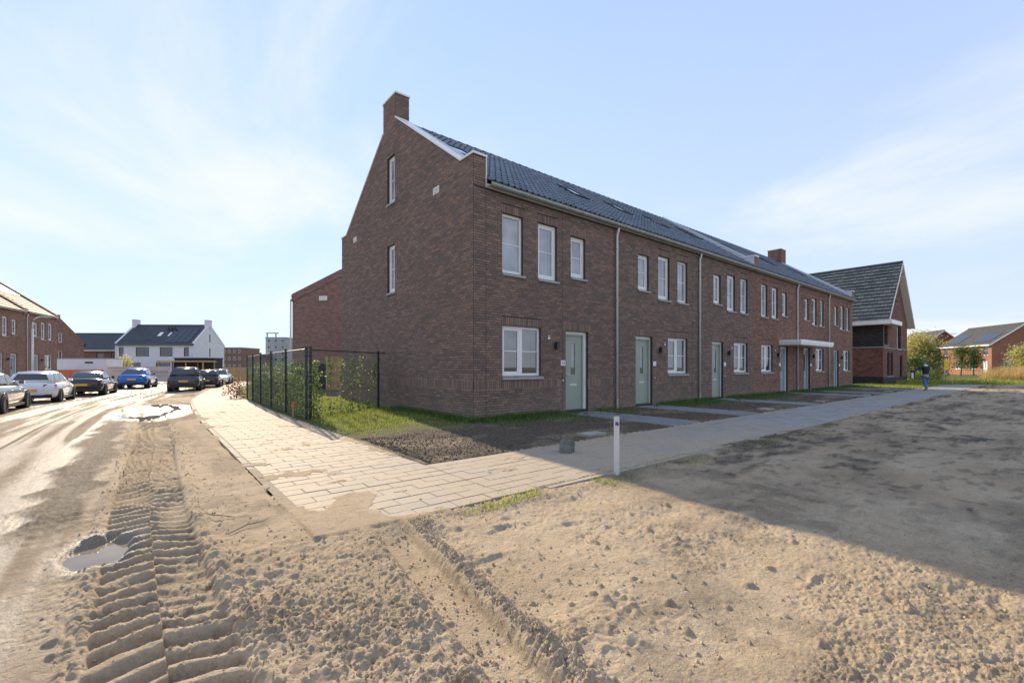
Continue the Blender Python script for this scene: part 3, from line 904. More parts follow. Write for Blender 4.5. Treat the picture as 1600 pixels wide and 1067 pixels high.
def crumb_mat(name, stops):
    m, n, b = newmat(name)
    n.links.new(ramp(n, piece_random(n), stops), b.inputs['Base Color'])
    b.inputs['Roughness'].default_value = 0.95; b.inputs['Specular IOR Level'].default_value = 0.1
    bump(n, b, noise(n, 160, 3, 0.6, 'World'), 0.5, 0.004)
    return m
M_SCRUMB = crumb_mat('sand_crumbs', [(0, (0.31, 0.24, 0.165)), (0.6, (0.41, 0.325, 0.225)), (1, (0.48, 0.39, 0.28))])
M_DCRUMB = crumb_mat('soil_crumbs', [(0, (0.075, 0.058, 0.043)), (0.6, (0.12, 0.095, 0.072)), (0.9, (0.18, 0.145, 0.11)), (1, (0.27, 0.23, 0.18))])
def sand_crumb():
    k = random.random()
    if k < 0.42:
        f = 1.5 + 8.5 * random.random() ** 1.6; t = random.uniform(-0.85, 1.35)
        p = W(t * f, f); x, y = p.x, p.y
        if float(fbm(np.array([x * 0.9 + 7]), np.array([y * 1.5]), 4, 51)[0]) < 0.46 and random.random() < 0.7: return None
    elif k < 0.6:
        y = random.uniform(-9.2, -5.3); x = -4.32 + 0.15 * (y + 5.41) + 0.02 + abs(random.gauss(0.04, 0.05))
    elif k < 0.8:
        x, y = random.gauss(-5.15, 0.45), random.gauss(-7.0, 0.9)
    elif k < 0.9:
        y = random.uniform(-8.0, 4.0); x = random.choice([-6.27, -5.58]) + random.gauss(0, 0.08)
    else:
        x, y = random.uniform(-4.5, 8), random.gauss(-5.42, 0.12)
    if y > FRONT_N and x > SIDE_L: return None
    return (x, y)
crumbs('sand_crumbs', 17000, sand_crumb, 0.0025, 0.0135, M_SCRUMB, 'loose crumbs of damp sand strewn over the plot')
def soil_crumb():
    x = -3.0 + 20 * random.random() ** 1.8; y = random.uniform(-3.36, 0.0)
    if x < -0.2 and y > -0.8: return None
    return (x, y)
crumbs('soil_crumbs', 20000, soil_crumb, 0.005, 0.017, M_DCRUMB, 'dark crumbly soil clods in the front gardens')
# ------------------------------------------------------------------ terrace of six brick houses
COURSE, BLEN, JOINT = 0.0625, 0.22, 0.010
EAVE_Z, RIDGE_Z, DEPTH, RIDGE_Y = 5.80, 9.12, 9.2, 4.6
PITCH = (RIDGE_Z - EAVE_Z) / (RIDGE_Y + 0.1)

def spans_at(z, outline, openings):
    """free intervals of a wall at height z; outline(z)->(a,b)"""
    a, b = outline(z)
    cuts = sorted((max(a, o[0]), min(b, o[1])) for o in openings if o[2] - 0.004 < z < o[3] + 0.004 and o[0] < b and o[1] > a)
    out = []; p = a
    for c0, c1 in cuts:
        if c0 > p: out.append((p, c0))
        p = max(p, c1)
    if p < b: out.append((p, b))
    return out

def brick_quads(outline, z0, z1, openings, soldiers=(), phase=0.0):
    """returns list of (a0,a1,z0,z1) brick faces; soldiers: (a0,a1,z0,z1) areas of upright bricks"""
    out = []
    nrow = int((z1 - z0) / COURSE)
    for r in range(nrow):
        zb = z0 + r * COURSE; zm = zb + COURSE / 2
        blk = list(openings) + [s for s in soldiers]
        for a, b in spans_at(zm, outline, blk):
            if b - a < 0.03: continue
            off = (BLEN / 2 if r % 2 else 0) + phase + (BLEN / 4 if r % 4 > 1 else 0)
            k = math.floor((a - off) / BLEN)
            x = off + k * BLEN
            while x < b:
                p, q_ = max(a, x), min(b, x + BLEN)
                if q_ - p > 0.03:
                    out.append((p + JOINT / 2, q_ - JOINT / 2, zb + JOINT / 2, zb + COURSE - JOINT / 2))
                x += BLEN
    for (a0, a1, s0, s1) in soldiers:
        n = max(1, round((a1 - a0) / COURSE)); w_ = (a1 - a0) / n
        for i in range(n):
            p = a0 + i * w_
            if any(o[0] < p + w_ * 0.5 < o[1] and o[2] < (s0 + s1) / 2 < o[3] for o in openings): continue
            out.append((p + JOINT / 2, p + w_ - JOINT / 2, s0 + JOINT / 2, s1 - JOINT / 2))
    return out

def lay_bricks(parent, quads, to3, nrm, mat, individual=0, near=None):
    """bricks stand 5 mm proud of the mortar; the nearest ones are parts of their own"""
    pr = 0.006
    if individual:
        quads = sorted(quads, key=lambda q_: (Vector(to3((q_[0] + q_[1]) / 2, (q_[2] + q_[3]) / 2)) - near).length)
        cache = {}
        for (a0, a1, z0, z1) in quads[:individual]:
            key = (round(a1 - a0, 3), round(z1 - z0, 3))
            if key not in cache:
                la, lz = key[0] / 2, key[1] / 2
                o0 = Vector(to3(0, 0))
                A = Vector(to3(1, 0)) - o0
                m = MB()
                P = [A * s * la + Vector((0, 0, t * lz)) for s, t in ((-1, -1), (1, -1), (1, 1), (-1, 1))]
                N = Vector(nrm) * pr
                m.add([tuple(p) for p in P] + [tuple(p * 0.985 + N) for p in P], [(4, 5, 6, 7), (0, 1, 5, 4), (1, 2, 6, 5), (2, 3, 7, 6), (3, 0, 4, 7)])
                me = m.mesh('brick'); me.materials.append(mat)
                bm = bmesh.new(); bm.from_mesh(me); bmesh.ops.recalc_face_normals(bm, faces=bm.faces); bm.to_mesh(me); bm.free()
                if me.polygons[0].normal.dot(Vector(nrm)) < 0: me.flip_normals()
                cache[key] = me
            o = bpy.data.objects.new('brick', cache[key])
            o.location = to3((a0 + a1) / 2, (z0 + z1) / 2)
            o.parent = parent
            COL.objects.link(o)
        quads = quads[individual:]
    mb = MB()
    N = Vector(nrm)
    for (a0, a1, z0, z1) in quads:
        p = pr + random.uniform(-0.002, 0.002)
        B = [Vector(to3(a, z)) for a, z in ((a0, z0), (a1, z0), (a1, z1), (a0, z1))]
        mb.add([tuple(v) for v in B] + [tuple(v + N * p) for v in B], [(4, 5, 6, 7), (0, 1, 5, 4), (1, 2, 6, 5), (2, 3, 7, 6), (3, 0, 4, 7)])
    o = mb.build('brickwork', mat, parent, fixn=True)
    o['kind'] = 'stuff'
    return o

def wall_sheet(mb, outline, zs, openings, to3, nrm, reveal=0.13):
    """mortar-coloured wall plane with holes and reveals"""
    zz = sorted(set([z for z in zs] + [o[2] for o in openings] + [o[3] for o in openings]))
    zz = [z for z in zz if zs[0] <= z <= zs[-1]]
    for z0, z1 in zip(zz, zz[1:]):
        if z1 - z0 < 1e-5: continue
        zm = (z0 + z1) / 2
        a0, b0 = outline(z0 + 1e-5); a1, b1 = outline(z1 - 1e-5)
        cuts = sorted((o[0], o[1]) for o in openings if o[2] <= zm <= o[3])
        edges = [(a0, a1)]
        for c in cuts: edges += [(c[0], c[0]), (c[1], c[1])]
        edges.append((b0, b1))
        for i in range(0, len(edges), 2):
            l, r = edges[i], edges[i + 1]
            mb.quad(to3(l[0], z0), to3(r[0], z0), to3(r[1], z1), to3(l[1], z1))
    N = -Vector(nrm) * reveal
    for o in openings:
        c = [Vector(to3(a, z)) for a, z in ((o[0], o[2]), (o[1], o[2]), (o[1], o[3]), (o[0], o[3]))]
        for i in range(4):
            p, q_ = c[i], c[(i + 1) % 4]
            mb.quad(tuple(p), tuple(q_), tuple(q_ + N), tuple(p + N))

# tiles ------------------------------------------------------------
TW, TL, TEXP = 0.205, 0.40, 0.335
def tile_profile():
    prof = [(-0.5, 0.0), (-0.1, 0.004), (0.12, 0.010), (0.24, 0.040), (0.36, 0.046), (0.47, 0.022), (0.5, 0.0)]
    return [(a * TW * 1.03, z) for a, z in prof]
def tile_geo(mb, org, ux, us, un):
    """one pan tile: ux across, us up the slope, un out of the roof"""
    p = tile_profile(); n = len(p); b = len(mb.v)
    tilt = 0.05
    for t, lift in ((0.0, tilt), (TL, 0.012)):
        for a, z in p:
            mb.v.append(tuple(org + ux * a + us * t + un * (z + lift)))
    for a, z in p:
        mb.v.append(tuple(org + ux * a + us * 0.0 + un * (z + tilt - 0.035)))
    for i in range(n - 1):
        mb.f.append((b + i, b + i + 1, b + n + i + 1, b + n + i))
        mb.f.append((b + 2 * n + i, b + 2 * n + i + 1, b + i + 1, b + i))
    mb.f.append((b + n - 1, b + 2 * n - 1, b + n * 3 - 1))
    mb.f.append((b, b + 2 * n, b + n))
_s = math.hypot(1, PITCH)
US = Vector((0, 1 / _s, PITCH / _s)); UN = Vector((0, -PITCH / _s, 1 / _s)); UX = Vector((1, 0, 0))
_tm = MB(); tile_geo(_tm, Vector((0, 0, 0)), UX, US, UN)
TILE_ME = _tm.mesh('roof_tile'); TILE_ME.materials.append(M_TILE)

def lay_tiles(parent, x0, x1, y_eave, z_eave, slope_len, individual, blocked=()):
    n = round((x1 - x0) / TW); tw = (x1 - x0) / n
    rows = int(slope_len / TEXP) + 1
    spots = []
    for r in range(rows):
        if r * TEXP + 0.3 > slope_len: break
        for c in range(n):
            xx = x0 + (c + 0.5) * tw
            t = r * TEXP
            if any(b[0] - 0.06 < xx < b[1] + 0.06 and b[2] - 0.28 < t < b[3] for b in blocked): continue
            spots.append((xx, t))
    org = lambda s: Vector((s[0], y_eave, z_eave)) + US * s[1] + UN * random.uniform(0, 0.004)
    wp = Vector(parent.location) if parent.parent is None else Vector(parent.parent.location)
    spots.sort(key=lambda s: (org(s) + wp - CAM).length)
    for s in spots[:individual]:
        o = bpy.data.objects.new('tile', TILE_ME)
        o.location = org(s); o.parent = parent
        COL.objects.link(o)
    if spots[individual:]:
        mb = MB()
        for s in spots[individual:]:
            tile_geo(mb, org(s), UX, US, UN)
        o = mb.build('tile_field', M_TILE, parent); o['kind'] = 'stuff'

# joinery ------------------------------------------------------------
def window(parent, x0, x1, z0, z1, y=0.0, style='fixed', glass=None, frame=None, sill=True, depth=0.07, sill_mat=None, fixed_map=None):
    """window in a wall facing -Y; y = wall plane.  fixed_map moves it onto another wall."""
    fm = frame or M_WHITE
    gl = glass or M_GLASSUP
    fw_ = 0.065
    yb = y + depth            # frame face lies back in the reveal
    mb = MB()
    mb.box(x0, x1, yb, yb + 0.07, z0, z0 + fw_ * 1.25)
    mb.box(x0, x1, yb, yb + 0.07, z1 - fw_, z1)
    mb.box(x0, x0 + fw_, yb + 0.0005, yb + 0.07, z0 + fw_ * 1.25, z1 - fw_)
    mb.box(x1 - fw_, x1, yb + 0.0005, yb + 0.07, z0 + fw_ * 1.25, z1 - fw_)
    wobj = mb.build('window', fm, parent)
    ix0, ix1, iz0, iz1 = x0 + fw_, x1 - fw_, z0 + fw_ * 1.25, z1 - fw_
    lights = []
    if style == 'double':
        xm = (ix0 + ix1) / 2
        MB().box(xm - 0.05, xm + 0.05, yb + 0.001, yb + 0.07, iz0, iz1).build('mullion', fm, wobj)
        lights = [(ix0, xm - 0.05, 'sash'), (xm + 0.05, ix1, 'fixed')]
    else:
        lights = [(ix0, ix1, style)]
    for (a, b, st) in lights:
        c0, c1, d0, d1 = a, b, iz0, iz1
        if st == 'sash':
            s = 0.05
            m = MB()
            m.box(a, b, yb + 0.012, yb + 0.06, iz0, iz0 + s); m.box(a, b, yb + 0.012, yb + 0.06, iz1 - s, iz1)
            m.box(a, a + s, yb + 0.0125, yb + 0.06, iz0 + s, iz1 - s); m.box(b - s, b, yb + 0.0125, yb + 0.06, iz0 + s, iz1 - s)
            m.build('sash', fm, wobj)
            c0, c1, d0, d1 = a + s, b - s, iz0 + s, iz1 - s
        MB().box(c0, c1, yb + 0.035, yb + 0.045, d0, d1).build('pane', gl, wobj)
        zm = (d0 + d1) / 2
        if d1 - d0 > 0.5:
            MB().box(c0, c1, yb + 0.026, yb + 0.036, zm - 0.011, zm + 0.011).build('glazing_bar', fm, wobj)
    if sill:
        m = MB()
        m.hexa([(x0 - 0.01, y - 0.05, z0 - 0.075), (x1 + 0.07, y - 0.05, z0 - 0.075), (x1 + 0.07, y + depth, z0 - 0.06), (x0 - 0.01, y + depth, z0 - 0.06),
                (x0 - 0.01, y - 0.05, z0 - 0.02), (x1 + 0.07, y - 0.05, z0 - 0.02), (x1 + 0.07, y + depth, z0 + 0.004), (x0 - 0.01, y + depth, z0 + 0.004)])
        m.build('sill', sill_mat or M_STONE, wobj)
    if fixed_map is not None:
        wobj.matrix_local = fixed_map
    return wobj

def front_door(parent, x0, x1, z0, z1, colour, hinge_left=True, y=0.0, glass=None):
    d = 0.085; fw_ = 0.075
    m = MB()
    m.box(x0, x1, y + d, y + d + 0.09, z1 - fw_, z1)
    m.box(x0, x0 + (0.02 if hinge_left else fw_ + 0.02), y + d - 0.001, y + d + 0.09, z0, z1 - fw_)
    m.box(x1 - (fw_ + 0.02 if hinge_left else 0.02), x1, y + d - 0.001, y + d + 0.09, z0, z1 - fw_)
    door = m.build('door', M_WHITE, parent)
    a = x0 + (0.02 if hinge_left else fw_ + 0.02); b = x1 - (fw_ + 0.02 if hinge_left else 0.02)
    s = 0.055
    m = MB()
    m.box(a, b, y + d + 0.02, y + d + 0.08, z1 - fw_ - s, z1 - fw_)
    m.box(a, a + s, y + d + 0.0205, y + d + 0.08, z0 + 0.03, z1 - fw_ - s); m.box(b - s, b, y + d + 0.0205, y + d + 0.08, z0 + 0.03, z1 - fw_ - s)
    m.build('door_frame', colour, door)
    la, lb, lz0, lz1 = a + s + 0.004, b - s - 0.004, z0 + 0.035, z1 - fw_ - s - 0.004
    # leaf with a tall glazed slot
    gx0, gx1 = (la + lb) / 2 - 0.09, (la + lb) / 2 + 0.09
    gz0, gz1 = lz0 + 1.0, lz1 - 0.2
    m = MB(); yy0, yy1 = y + d + 0.045, y + d + 0.085
    m.box(la, gx0, yy0, yy1, lz0, lz1); m.box(gx1, lb, yy0, yy1, lz0, lz1)
    m.box(gx0, gx1, yy0 + 0.0003, yy1, lz0, gz0); m.box(gx0, gx1, yy0 + 0.0003, yy1, gz1, lz1)
    m.build('door_leaf', colour, door)
    MB().box(gx0, gx1, yy0 + 0.018, yy0 + 0.026, gz0, gz1).build('pane', glass or M_GLASS, door)
    MB().box((la + lb) / 2 - 0.15, (la + lb) / 2 + 0.15, yy0 - 0.008, yy0 + 0.002, lz0 + 0.68, lz0 + 0.745).build('letter_plate', M_STEEL, door)
    hx = la + 0.06 if hinge_left else lb - 0.06
    sg = 1 if hinge_left else -1
    MB().tube([(hx, yy0, lz0 + 1.0), (hx, yy0 - 0.05, lz0 + 1.0), (hx + sg * 0.12, yy0 - 0.05, lz0 + 1.0)], 0.010, 6).build('handle', M_STEEL, door)
    MB().box(x0, x1, y - 0.02, y + d + 0.1, z0 - 0.05, z0 + 0.03).build('threshold', M_ANTHR, door)
    return door

def wall_lamp(parent, x, z, y=0.0):
    m = MB()
    m.box(x - 0.045, x + 0.045, y - 0.13, y - 0.045, z - 0.1, z + 0.1)
    m.box(x - 0.03, x + 0.03, y - 0.045, y, z - 0.045, z + 0.045)
    return m.build('wall_lamp', M_ANTHR, parent)

def half_gutter(parent, x0, x1, yc, zc, r=0.085):
    m = MB(); n = 8
    for (rr, fl) in ((r, 1), (r - 0.006, -1)):
        b = len(m.v)
        for x in (x0, x1):
            for k in range(n + 1):
                t = math.pi + math.pi * k / n
                m.v.append((x, yc + rr * math.cos(t), zc + rr * math.sin(t)))
        for k in range(n):
            f = (b + k, b + k + 1, b + n + 2 + k, b + n + 1 + k)
            m.f.append(f if fl > 0 else f[::-1])
    m.tube([(x0, yc - r, zc), (x1, yc - r, zc)], 0.010, 6)
    g_ = m.build('gutter', M_ZINC, parent, smooth=False)
    k = x0 + 0.35
    while k < x1:
        q_ = MB()
        for i in range(n):
            t0 = math.pi + math.pi * i / n; t1 = math.pi + math.pi * (i + 1) / n
            rr = r + 0.005
            q_.quad((k - 0.012, yc + rr * math.cos(t0), zc + rr * math.sin(t0)), (k + 0.012, yc + rr * math.cos(t0), zc + rr * math.sin(t0)),
                    (k + 0.012, yc + rr * math.cos(t1), zc + rr * math.sin(t1)), (k - 0.012, yc + rr * math.cos(t1), zc + rr * math.sin(t1)))
        q_.build('gutter_bracket', M_ZINC, g_)
        k += 0.72
    return g_

def downpipe(parent, x, z_top=5.66, y=-0.06, elbow=True):
    m = MB()
    pts = [(x + 0.0, y - 0.06, z_top), (x, y - 0.05, z_top - 0.08), (x, y, z_top - 0.24), (x, y, 0.02)] if elbow else [(x, y, z_top), (x, y, 0.02)]
    m.tube(pts, 0.038, 10)
    p = m.build('downpipe', M_PIPE, parent, smooth=True)
    for z in (0.32, 1.9, 3.4, 5.0):
        if z < z_top - 0.3:
            MB().tube([(x, y, z - 0.02), (x, y, z + 0.02)], 0.047, 10).build('pipe_clip', M_ZINC, p)
    MB().tube([(x, y, 0.02), (x, y, 0.30)], 0.043, 10).build('pipe_shoe', M_ZINC, p)
    return p

def roof_window(parent, xc, t, y_eave, z_eave, w_=0.78, l=1.1):
    """flat roof window lying on the slope; t = distance up the slope"""
    o = Vector((xc, y_eave, z_eave)) + US * t + UN * 0.03
    def P(a, s, n): return tuple(o + UX * a + US * s + UN * n)
    m = MB()
    for (a0, a1, s0, s1) in ((-w_ / 2, w_ / 2, 0, 0.08), (-w_ / 2, w_ / 2, l - 0.08, l), (-w_ / 2, -w_ / 2 + 0.07, 0.08, l - 0.08), (w_ / 2 - 0.07, w_ / 2, 0.08, l - 0.08)):
        m.hexa([P(a0, s0, 0), P(a1, s0, 0), P(a1, s1, 0), P(a0, s1, 0), P(a0, s0, 0.09), P(a1, s0, 0.09), P(a1, s1, 0.09), P(a0, s1, 0.09)])
    rw = m.build('roof_window', M_ANTHR, parent)
    MB().hexa([P(-w_ / 2 + 0.07, 0.08, 0.04), P(w_ / 2 - 0.07, 0.08, 0.04), P(w_ / 2 - 0.07, l - 0.08, 0.04), P(-w_ / 2 + 0.07, l - 0.08, 0.04),
               P(-w_ / 2 + 0.07, 0.08, 0.07), P(w_ / 2 - 0.07, 0.08, 0.07), P(w_ / 2 - 0.07, l - 0.08, 0.07), P(-w_ / 2 + 0.07, l - 0.08, 0.07)]).build('pane', M_SKYLIGHT, rw)
    MB().hexa([P(-w_ / 2 - 0.05, -0.16, -0.01), P(w_ / 2 + 0.05, -0.16, -0.01), P(w_ / 2 + 0.05, 0.0, 0.0), P(-w_ / 2 - 0.05, 0.0, 0.0),
               P(-w_ / 2 - 0.05, -0.16, 0.035), P(w_ / 2 + 0.05, -0.16, 0.035), P(w_ / 2 + 0.05, 0.0, 0.05), P(-w_ / 2 - 0.05, 0.0, 0.05)]).build('flashing', M_ANTHR, rw)
    return rw

# gable parapet profile (local y along the gable)
SHO = 6.40; PEAK = 9.32; SH_W = 0.55
def gable_outline(z):
    if z <= SHO: return (0.0, DEPTH)
    k = (z - SHO) / (PEAK - SHO)
    return (SH_W + (RIDGE_Y - SH_W) * k, DEPTH - SH_W - (DEPTH - SH_W - RIDGE_Y) * k)

BOUND = [0.0, 5.25, 10.3, 15.2, 20.35, 25.4, 30.4]
TYPE = 'ABBABB'
A_OPEN = [(0.87, 1.54, 3.70, 5.19, 'fixed'), (2.07, 2.77, 3.70, 5.19, 'sash'), (3.33, 3.93, 3.90, 5.06, 'sash')]
A_GROUND = (0.87, 2.17, 1.10, 2.385)
A_DOOR = (3.12, 4.06, 0.09, 2.36)
def mirror(o): return (5.2 - o[1], 5.2 - o[0]) + tuple(o[2:])
HLAB = [
    'nearest dark brown brick end house with blank tall gable and number 13 beside its door',
    'second dark brick terraced house from the corner, between the first two downpipes',
    'third dark brick terraced house, ending at the raised roof parapet where the brick turns redder',
    'fourth house of the row in warmer red-brown brick, left of the shared canopy joint',
    'fifth house of the row, warm brick with the right half of the shared door canopy',
    'last warm brick house at the far end of the row with the brick chimney',
]
SLOPE = math.hypot(RIDGE_Y + 0.12, (RIDGE_Y + 0.12) * PITCH)
Y_E = -0.12; Z_E = EAVE_Z
ROOFWIN = {0: [(1.15, 2.6)], 1: [(0.7, 2.55), (3.3, 2.55)], 2: [(0.9, 2.55), (3.6, 2.55)], 3: [(2.6, 2.55)], 4: [(2.5, 2.55)], 5: [(2.4, 2.55)]}

for hi in range(6):
    u0, u1 = BOUND[hi], BOUND[hi + 1]
    wd = u1 - u0
    ty = TYPE[hi]
    mat = M_BROWN if hi < 3 else M_WARM
    colour = M_SAGE if hi < 3 else M_GREYBLUE
    H = empty('brick_house', (u0, 0, 0), 0, HLAB[hi], 'house', 'row of six new brick houses')
    ups = A_OPEN if ty == 'A' else [mirror(o) for o in A_OPEN]
    gw = A_GROUND if ty == 'A' else mirror(A_GROUND)
    dr = A_DOOR if ty == 'A' else mirror(A_DOOR)
    ops = [o[:4] for o in ups] + [gw, dr]
    # front wall
    x_end = wd
    top = EAVE_Z - 0.12
    to3 = lambda a, z: (a, 0.0, z)
    sold = []
    for o in ups: sold.append((o[0] - 0.03, o[1] + 0.03, o[3] + 0.005, o[3] + 0.215))
    sold.append((gw[0] - 0.03, gw[1] + 0.03, gw[3] + 0.005, gw[3] + 0.215))
    sold.append((dr[0] - 0.15, dr[1] + 0.15, dr[3] + 0.005, dr[3] + 0.215))
    sold.append((0.02, wd - 0.02, 0.80, 1.01))
    wall = MB()
    fo = lambda z: (0.0, x_end)
    wall_sheet(wall, fo, [0.0, top], ops, to3, (0, -1, 0))
    if hi == 0:    # corner pier rising to the gable shoulder
        wall_sheet(wall, lambda z: (0.0, 0.36), [top, SHO], [], to3, (0, -1, 0))
        gop = [(4.33, 4.88, 3.70, 5.19), (4.33, 4.88, 6.52, 8.0)]
        g3 = lambda a, z: (0.0, a, z)
        wall_sheet(wall, gable_outline, [0.0, SHO, PEAK - 0.001], gop, g3, (-1, 0, 0))
    wobj = wall.build('wall', M_MORTAR, H)
    q1 = brick_quads(fo, 0.0, top, ops, sold, 0.03 * hi)
    if hi == 0:
        q1 += brick_quads(lambda z: (0.0, 0.36), top, SHO, [], [])
        q2 = brick_quads(gable_outline, 0.0, PEAK, gop, [(0.02, 4.33, 0.80, 1.01), (4.88, DEPTH - 0.02, 0.80, 1.01)], 0.11)
        nearp = Vector((0, 0, 1.2))
        lay_bricks(wobj, q1, to3, (0, -1, 0), mat, 150, nearp)
        lay_bricks(wobj, q2, g3, (-1, 0, 0), mat, 150, nearp)
    else:
        lay_bricks(wobj, q1, to3, (0, -1, 0), mat)
    # movement joints: thin dark vertical slots
    for jx in ([0.36, 2.98] if hi == 0 else [wd - 0.36]):
        MB().box(jx - 0.006, jx + 0.006, -0.0085, -0.002, 0.03, 5.6 if hi else 5.6).build('movement_joint', M_BLACK, wobj)
    # body behind the front (back wall, floor line) so the house is closed
    body = MB()
    body.box(0.0 if hi else 0.0025, wd, DEPTH - 0.1, DEPTH, 0.0, EAVE_Z + (0.0 if hi else 0.3))
    body.build('back_wall', M_BT_BROWN, H)
    room = MB()
    room.quad((0.2, 1.6, 0.1), (wd - 0.1, 1.6, 0.1), (wd - 0.1, 1.6, 5.5), (0.2, 1.6, 5.5))
    room.build('inner_wall', M_INTERIOR, H)
    # windows and door
    for o in ups: window(H, *o[:4], style=o[4], glass=M_GLASSUP)
    window(H, *gw, style='double', glass=M_GLASS)
    front_door(H, *dr, colour, hinge_left=(ty == 'A'))
    lx = dr[0] - 0.42 if ty == 'A' else dr[1] + 0.42
    nx = dr[0] - 0.12 if ty == 'A' else dr[1] + 0.12
    wall_lamp(H, lx, 1.93)
    pl = MB().box(nx - 0.085, nx + 0.085, -0.022, -0.007, 1.38, 1.53).build('number_plate', M_PLATE, H)
    if hi == 0:
        text_obj('house_number', '13', 0.13, M_ANTHR, pl, Matrix.Translation((nx, -0.024, 1.455)) @ Matrix.Rotation(R(90), 4, 'X'))
    MB().tube([(nx, -0.006, 0.97), (nx, -0.03, 0.97)], 0.022, 8).build('doorbell', M_PLATE, H)
    bx = (gw[1] + 0.28) if ty == 'A' else (gw[0] - 0.22)
    br = MB().box(bx - 0.04, bx + 0.04, -0.03, -0.006, 2.10, 2.20).build('flag_holder', M_STEEL, H)
    MB().tube([(bx, -0.03, 2.15), (bx + 0.03, -0.12, 2.25)], 0.016, 8).build('flag_socket', M_STEEL, br)
    # gutter and pipes
    half_gutter(H, 0.36 if hi == 0 else 0.001, wd - 0.001, -0.155, EAVE_Z - 0.055)
    MB().box(0.36 if hi == 0 else 0.001, wd - 0.001, -0.03, 0.1, EAVE_Z - 0.12, EAVE_Z - 0.02).build('eaves_board', M_WHITE, H)
    if hi in (1, 2, 5): downpipe(H, 0.10)
    if hi == 4:
        downpipe(H, 0.10)
    # roof: tiles laid one by one on a sheet
    xa = 0.37 if hi == 0 else 0.004
    xb = wd - 0.004
    if hi == 3: xa = 0.30
    if hi == 5: xb = wd - 0.36
    sheet = MB()
    zr = Z_E + (RIDGE_Y - Y_E) * PITCH
    sheet.quad((xa, Y_E + 0.03, Z_E - 0.02), (xb, Y_E + 0.03, Z_E - 0.02), (xb, RIDGE_Y, zr - 0.03), (xa, RIDGE_Y, zr - 0.03))
    sheet.quad((xb, DEPTH + 0.12, Z_E), (xa, DEPTH + 0.12, Z_E), (xa, RIDGE_Y, zr - 0.03), (xb, RIDGE_Y, zr - 0.03))
    roof = sheet.build('roof', M_TILE, H)
    rws = ROOFWIN[hi]
    blocked = [(x - 0.42, x + 0.42, t - 0.12, t + 1.12) for x, t in rws]
    lay_tiles(roof, xa, xb, Y_E, Z_E, SLOPE, 300 if hi == 0 else (150 if hi == 1 else 0), blocked)
    for x, t in rws: roof_window(roof, x, t, Y_E, Z_E)
    # ridge tiles
    n = int((xb - xa) / 0.33)
    rl = (xb - xa) / n
    rm = MB()
    for s in range(6):
        t0 = math.pi * s / 6; t1 = math.pi * (s + 1) / 6
        ra, rb = 0.135, 0.115
        rm.quad((0, -ra * math.cos(t0), ra * math.sin(t0)), (rl * 1.04, -rb * math.cos(t0), rb * math.sin(t0)), (rl * 1.04, -rb * math.cos(t1), rb * math.sin(t1)), (0, -ra * math.cos(t1), ra * math.sin(t1)))
        rm.quad((0, -ra * math.cos(t0), ra * math.sin(t0)), (0, -ra * math.cos(t1), ra * math.sin(t1)), (0, -0.09 * math.cos(t1), 0.09 * math.sin(t1)), (0, -0.09 * math.cos(t0), 0.09 * math.sin(t0)))
    rme = rm.mesh('ridge_tile'); rme.materials.append(M_TILE)
    for k in range(n):
        o = bpy.data.objects.new('ridge_tile', rme)
        o.location = (xa + k * rl, RIDGE_Y, zr - 0.01); o.parent = roof
        COL.objects.link(o)
    # parapets
    if hi == 0:
        gb = MB()    # solid gable thickness behind the brick face
        prof = [(0.0, 0.0), (0.0, SHO), (SH_W, SHO), (RIDGE_Y, PEAK), (DEPTH - SH_W, SHO), (DEPTH, SHO), (DEPTH, 0.0)]
        up = [(SH_W, SHO), (RIDGE_Y, PEAK), (DEPTH - SH_W, SHO), (DEPTH - SH_W, EAVE_Z - 0.3), (SH_W, EAVE_Z - 0.3)]
        gb.prism(up, lambda a, b, t: (t, a, b - 0.002), 0.16, 0.35)
        gb.box(0.004, 0.35, 0.004, SH_W, EAVE_Z - 0.12, SHO - 0.002)
        gb.box(0.004, 0.35, DEPTH - SH_W, DEPTH, EAVE_Z - 0.3, SHO - 0.002)
        gb.build('parapet', M_MORTAR, H, fixn=True)
        cp = MB()
        th = 0.05
        for (y0, z0, y1, z1) in ((SH_W - 0.01, SHO, RIDGE_Y - 0.33, SHO + (PEAK - SHO) * (RIDGE_Y - 0.33 - SH_W) / (RIDGE_Y - SH_W)), (RIDGE_Y + 0.6, SHO + (PEAK - SHO) * (DEPTH - SH_W - RIDGE_Y - 0.6) / (DEPTH - SH_W - RIDGE_Y), DEPTH - SH_W + 0.01, SHO)):
            cp.hexa([(-0.035, y0, z0), (0.39, y0, z0), (0.39, y1, z1), (-0.035, y1, z1), (-0.035, y0, z0 + th), (0.39, y0, z0 + th), (0.39, y1, z1 + th), (-0.035, y1, z1 + th)])
        cp.box(-0.035, 0.39, -0.035, SH_W - 0.012, SHO + 0.001, SHO + th)
        cp.box(-0.035, 0.39, DEPTH - SH_W + 0.012, DEPTH + 0.03, SHO + 0.001, SHO + th)
        cp.box(0.352, 0.372, -0.03, SH_W * 0.6, EAVE_Z - 0.12, SHO)
        cp.build('coping', M_WHITE, H)
        # flashing where tiles meet the parapet
        f0 = Vector((0.356, 0.3, Z_E + 0.42 * PITCH + 0.10)); f1 = Vector((0.356, RIDGE_Y - 0.1, zr))
        MB().hexa([tuple(f0), tuple(f0 + Vector((0.09, 0, -0.0))), tuple(f1 + Vector((0.09, 0, 0))), tuple(f1), tuple(f0 + Vector((0, 0, 0.16))), tuple(f0 + Vector((0.02, 0, 0.16))), tuple(f1 + Vector((0.02, 0, 0.16))), tuple(f1 + Vector((0, 0, 0.16)))]).build('flashing', M_LEAD, H)
        # gable windows and vents
        rot = Matrix.Rotation(R(-90), 4, 'Z')
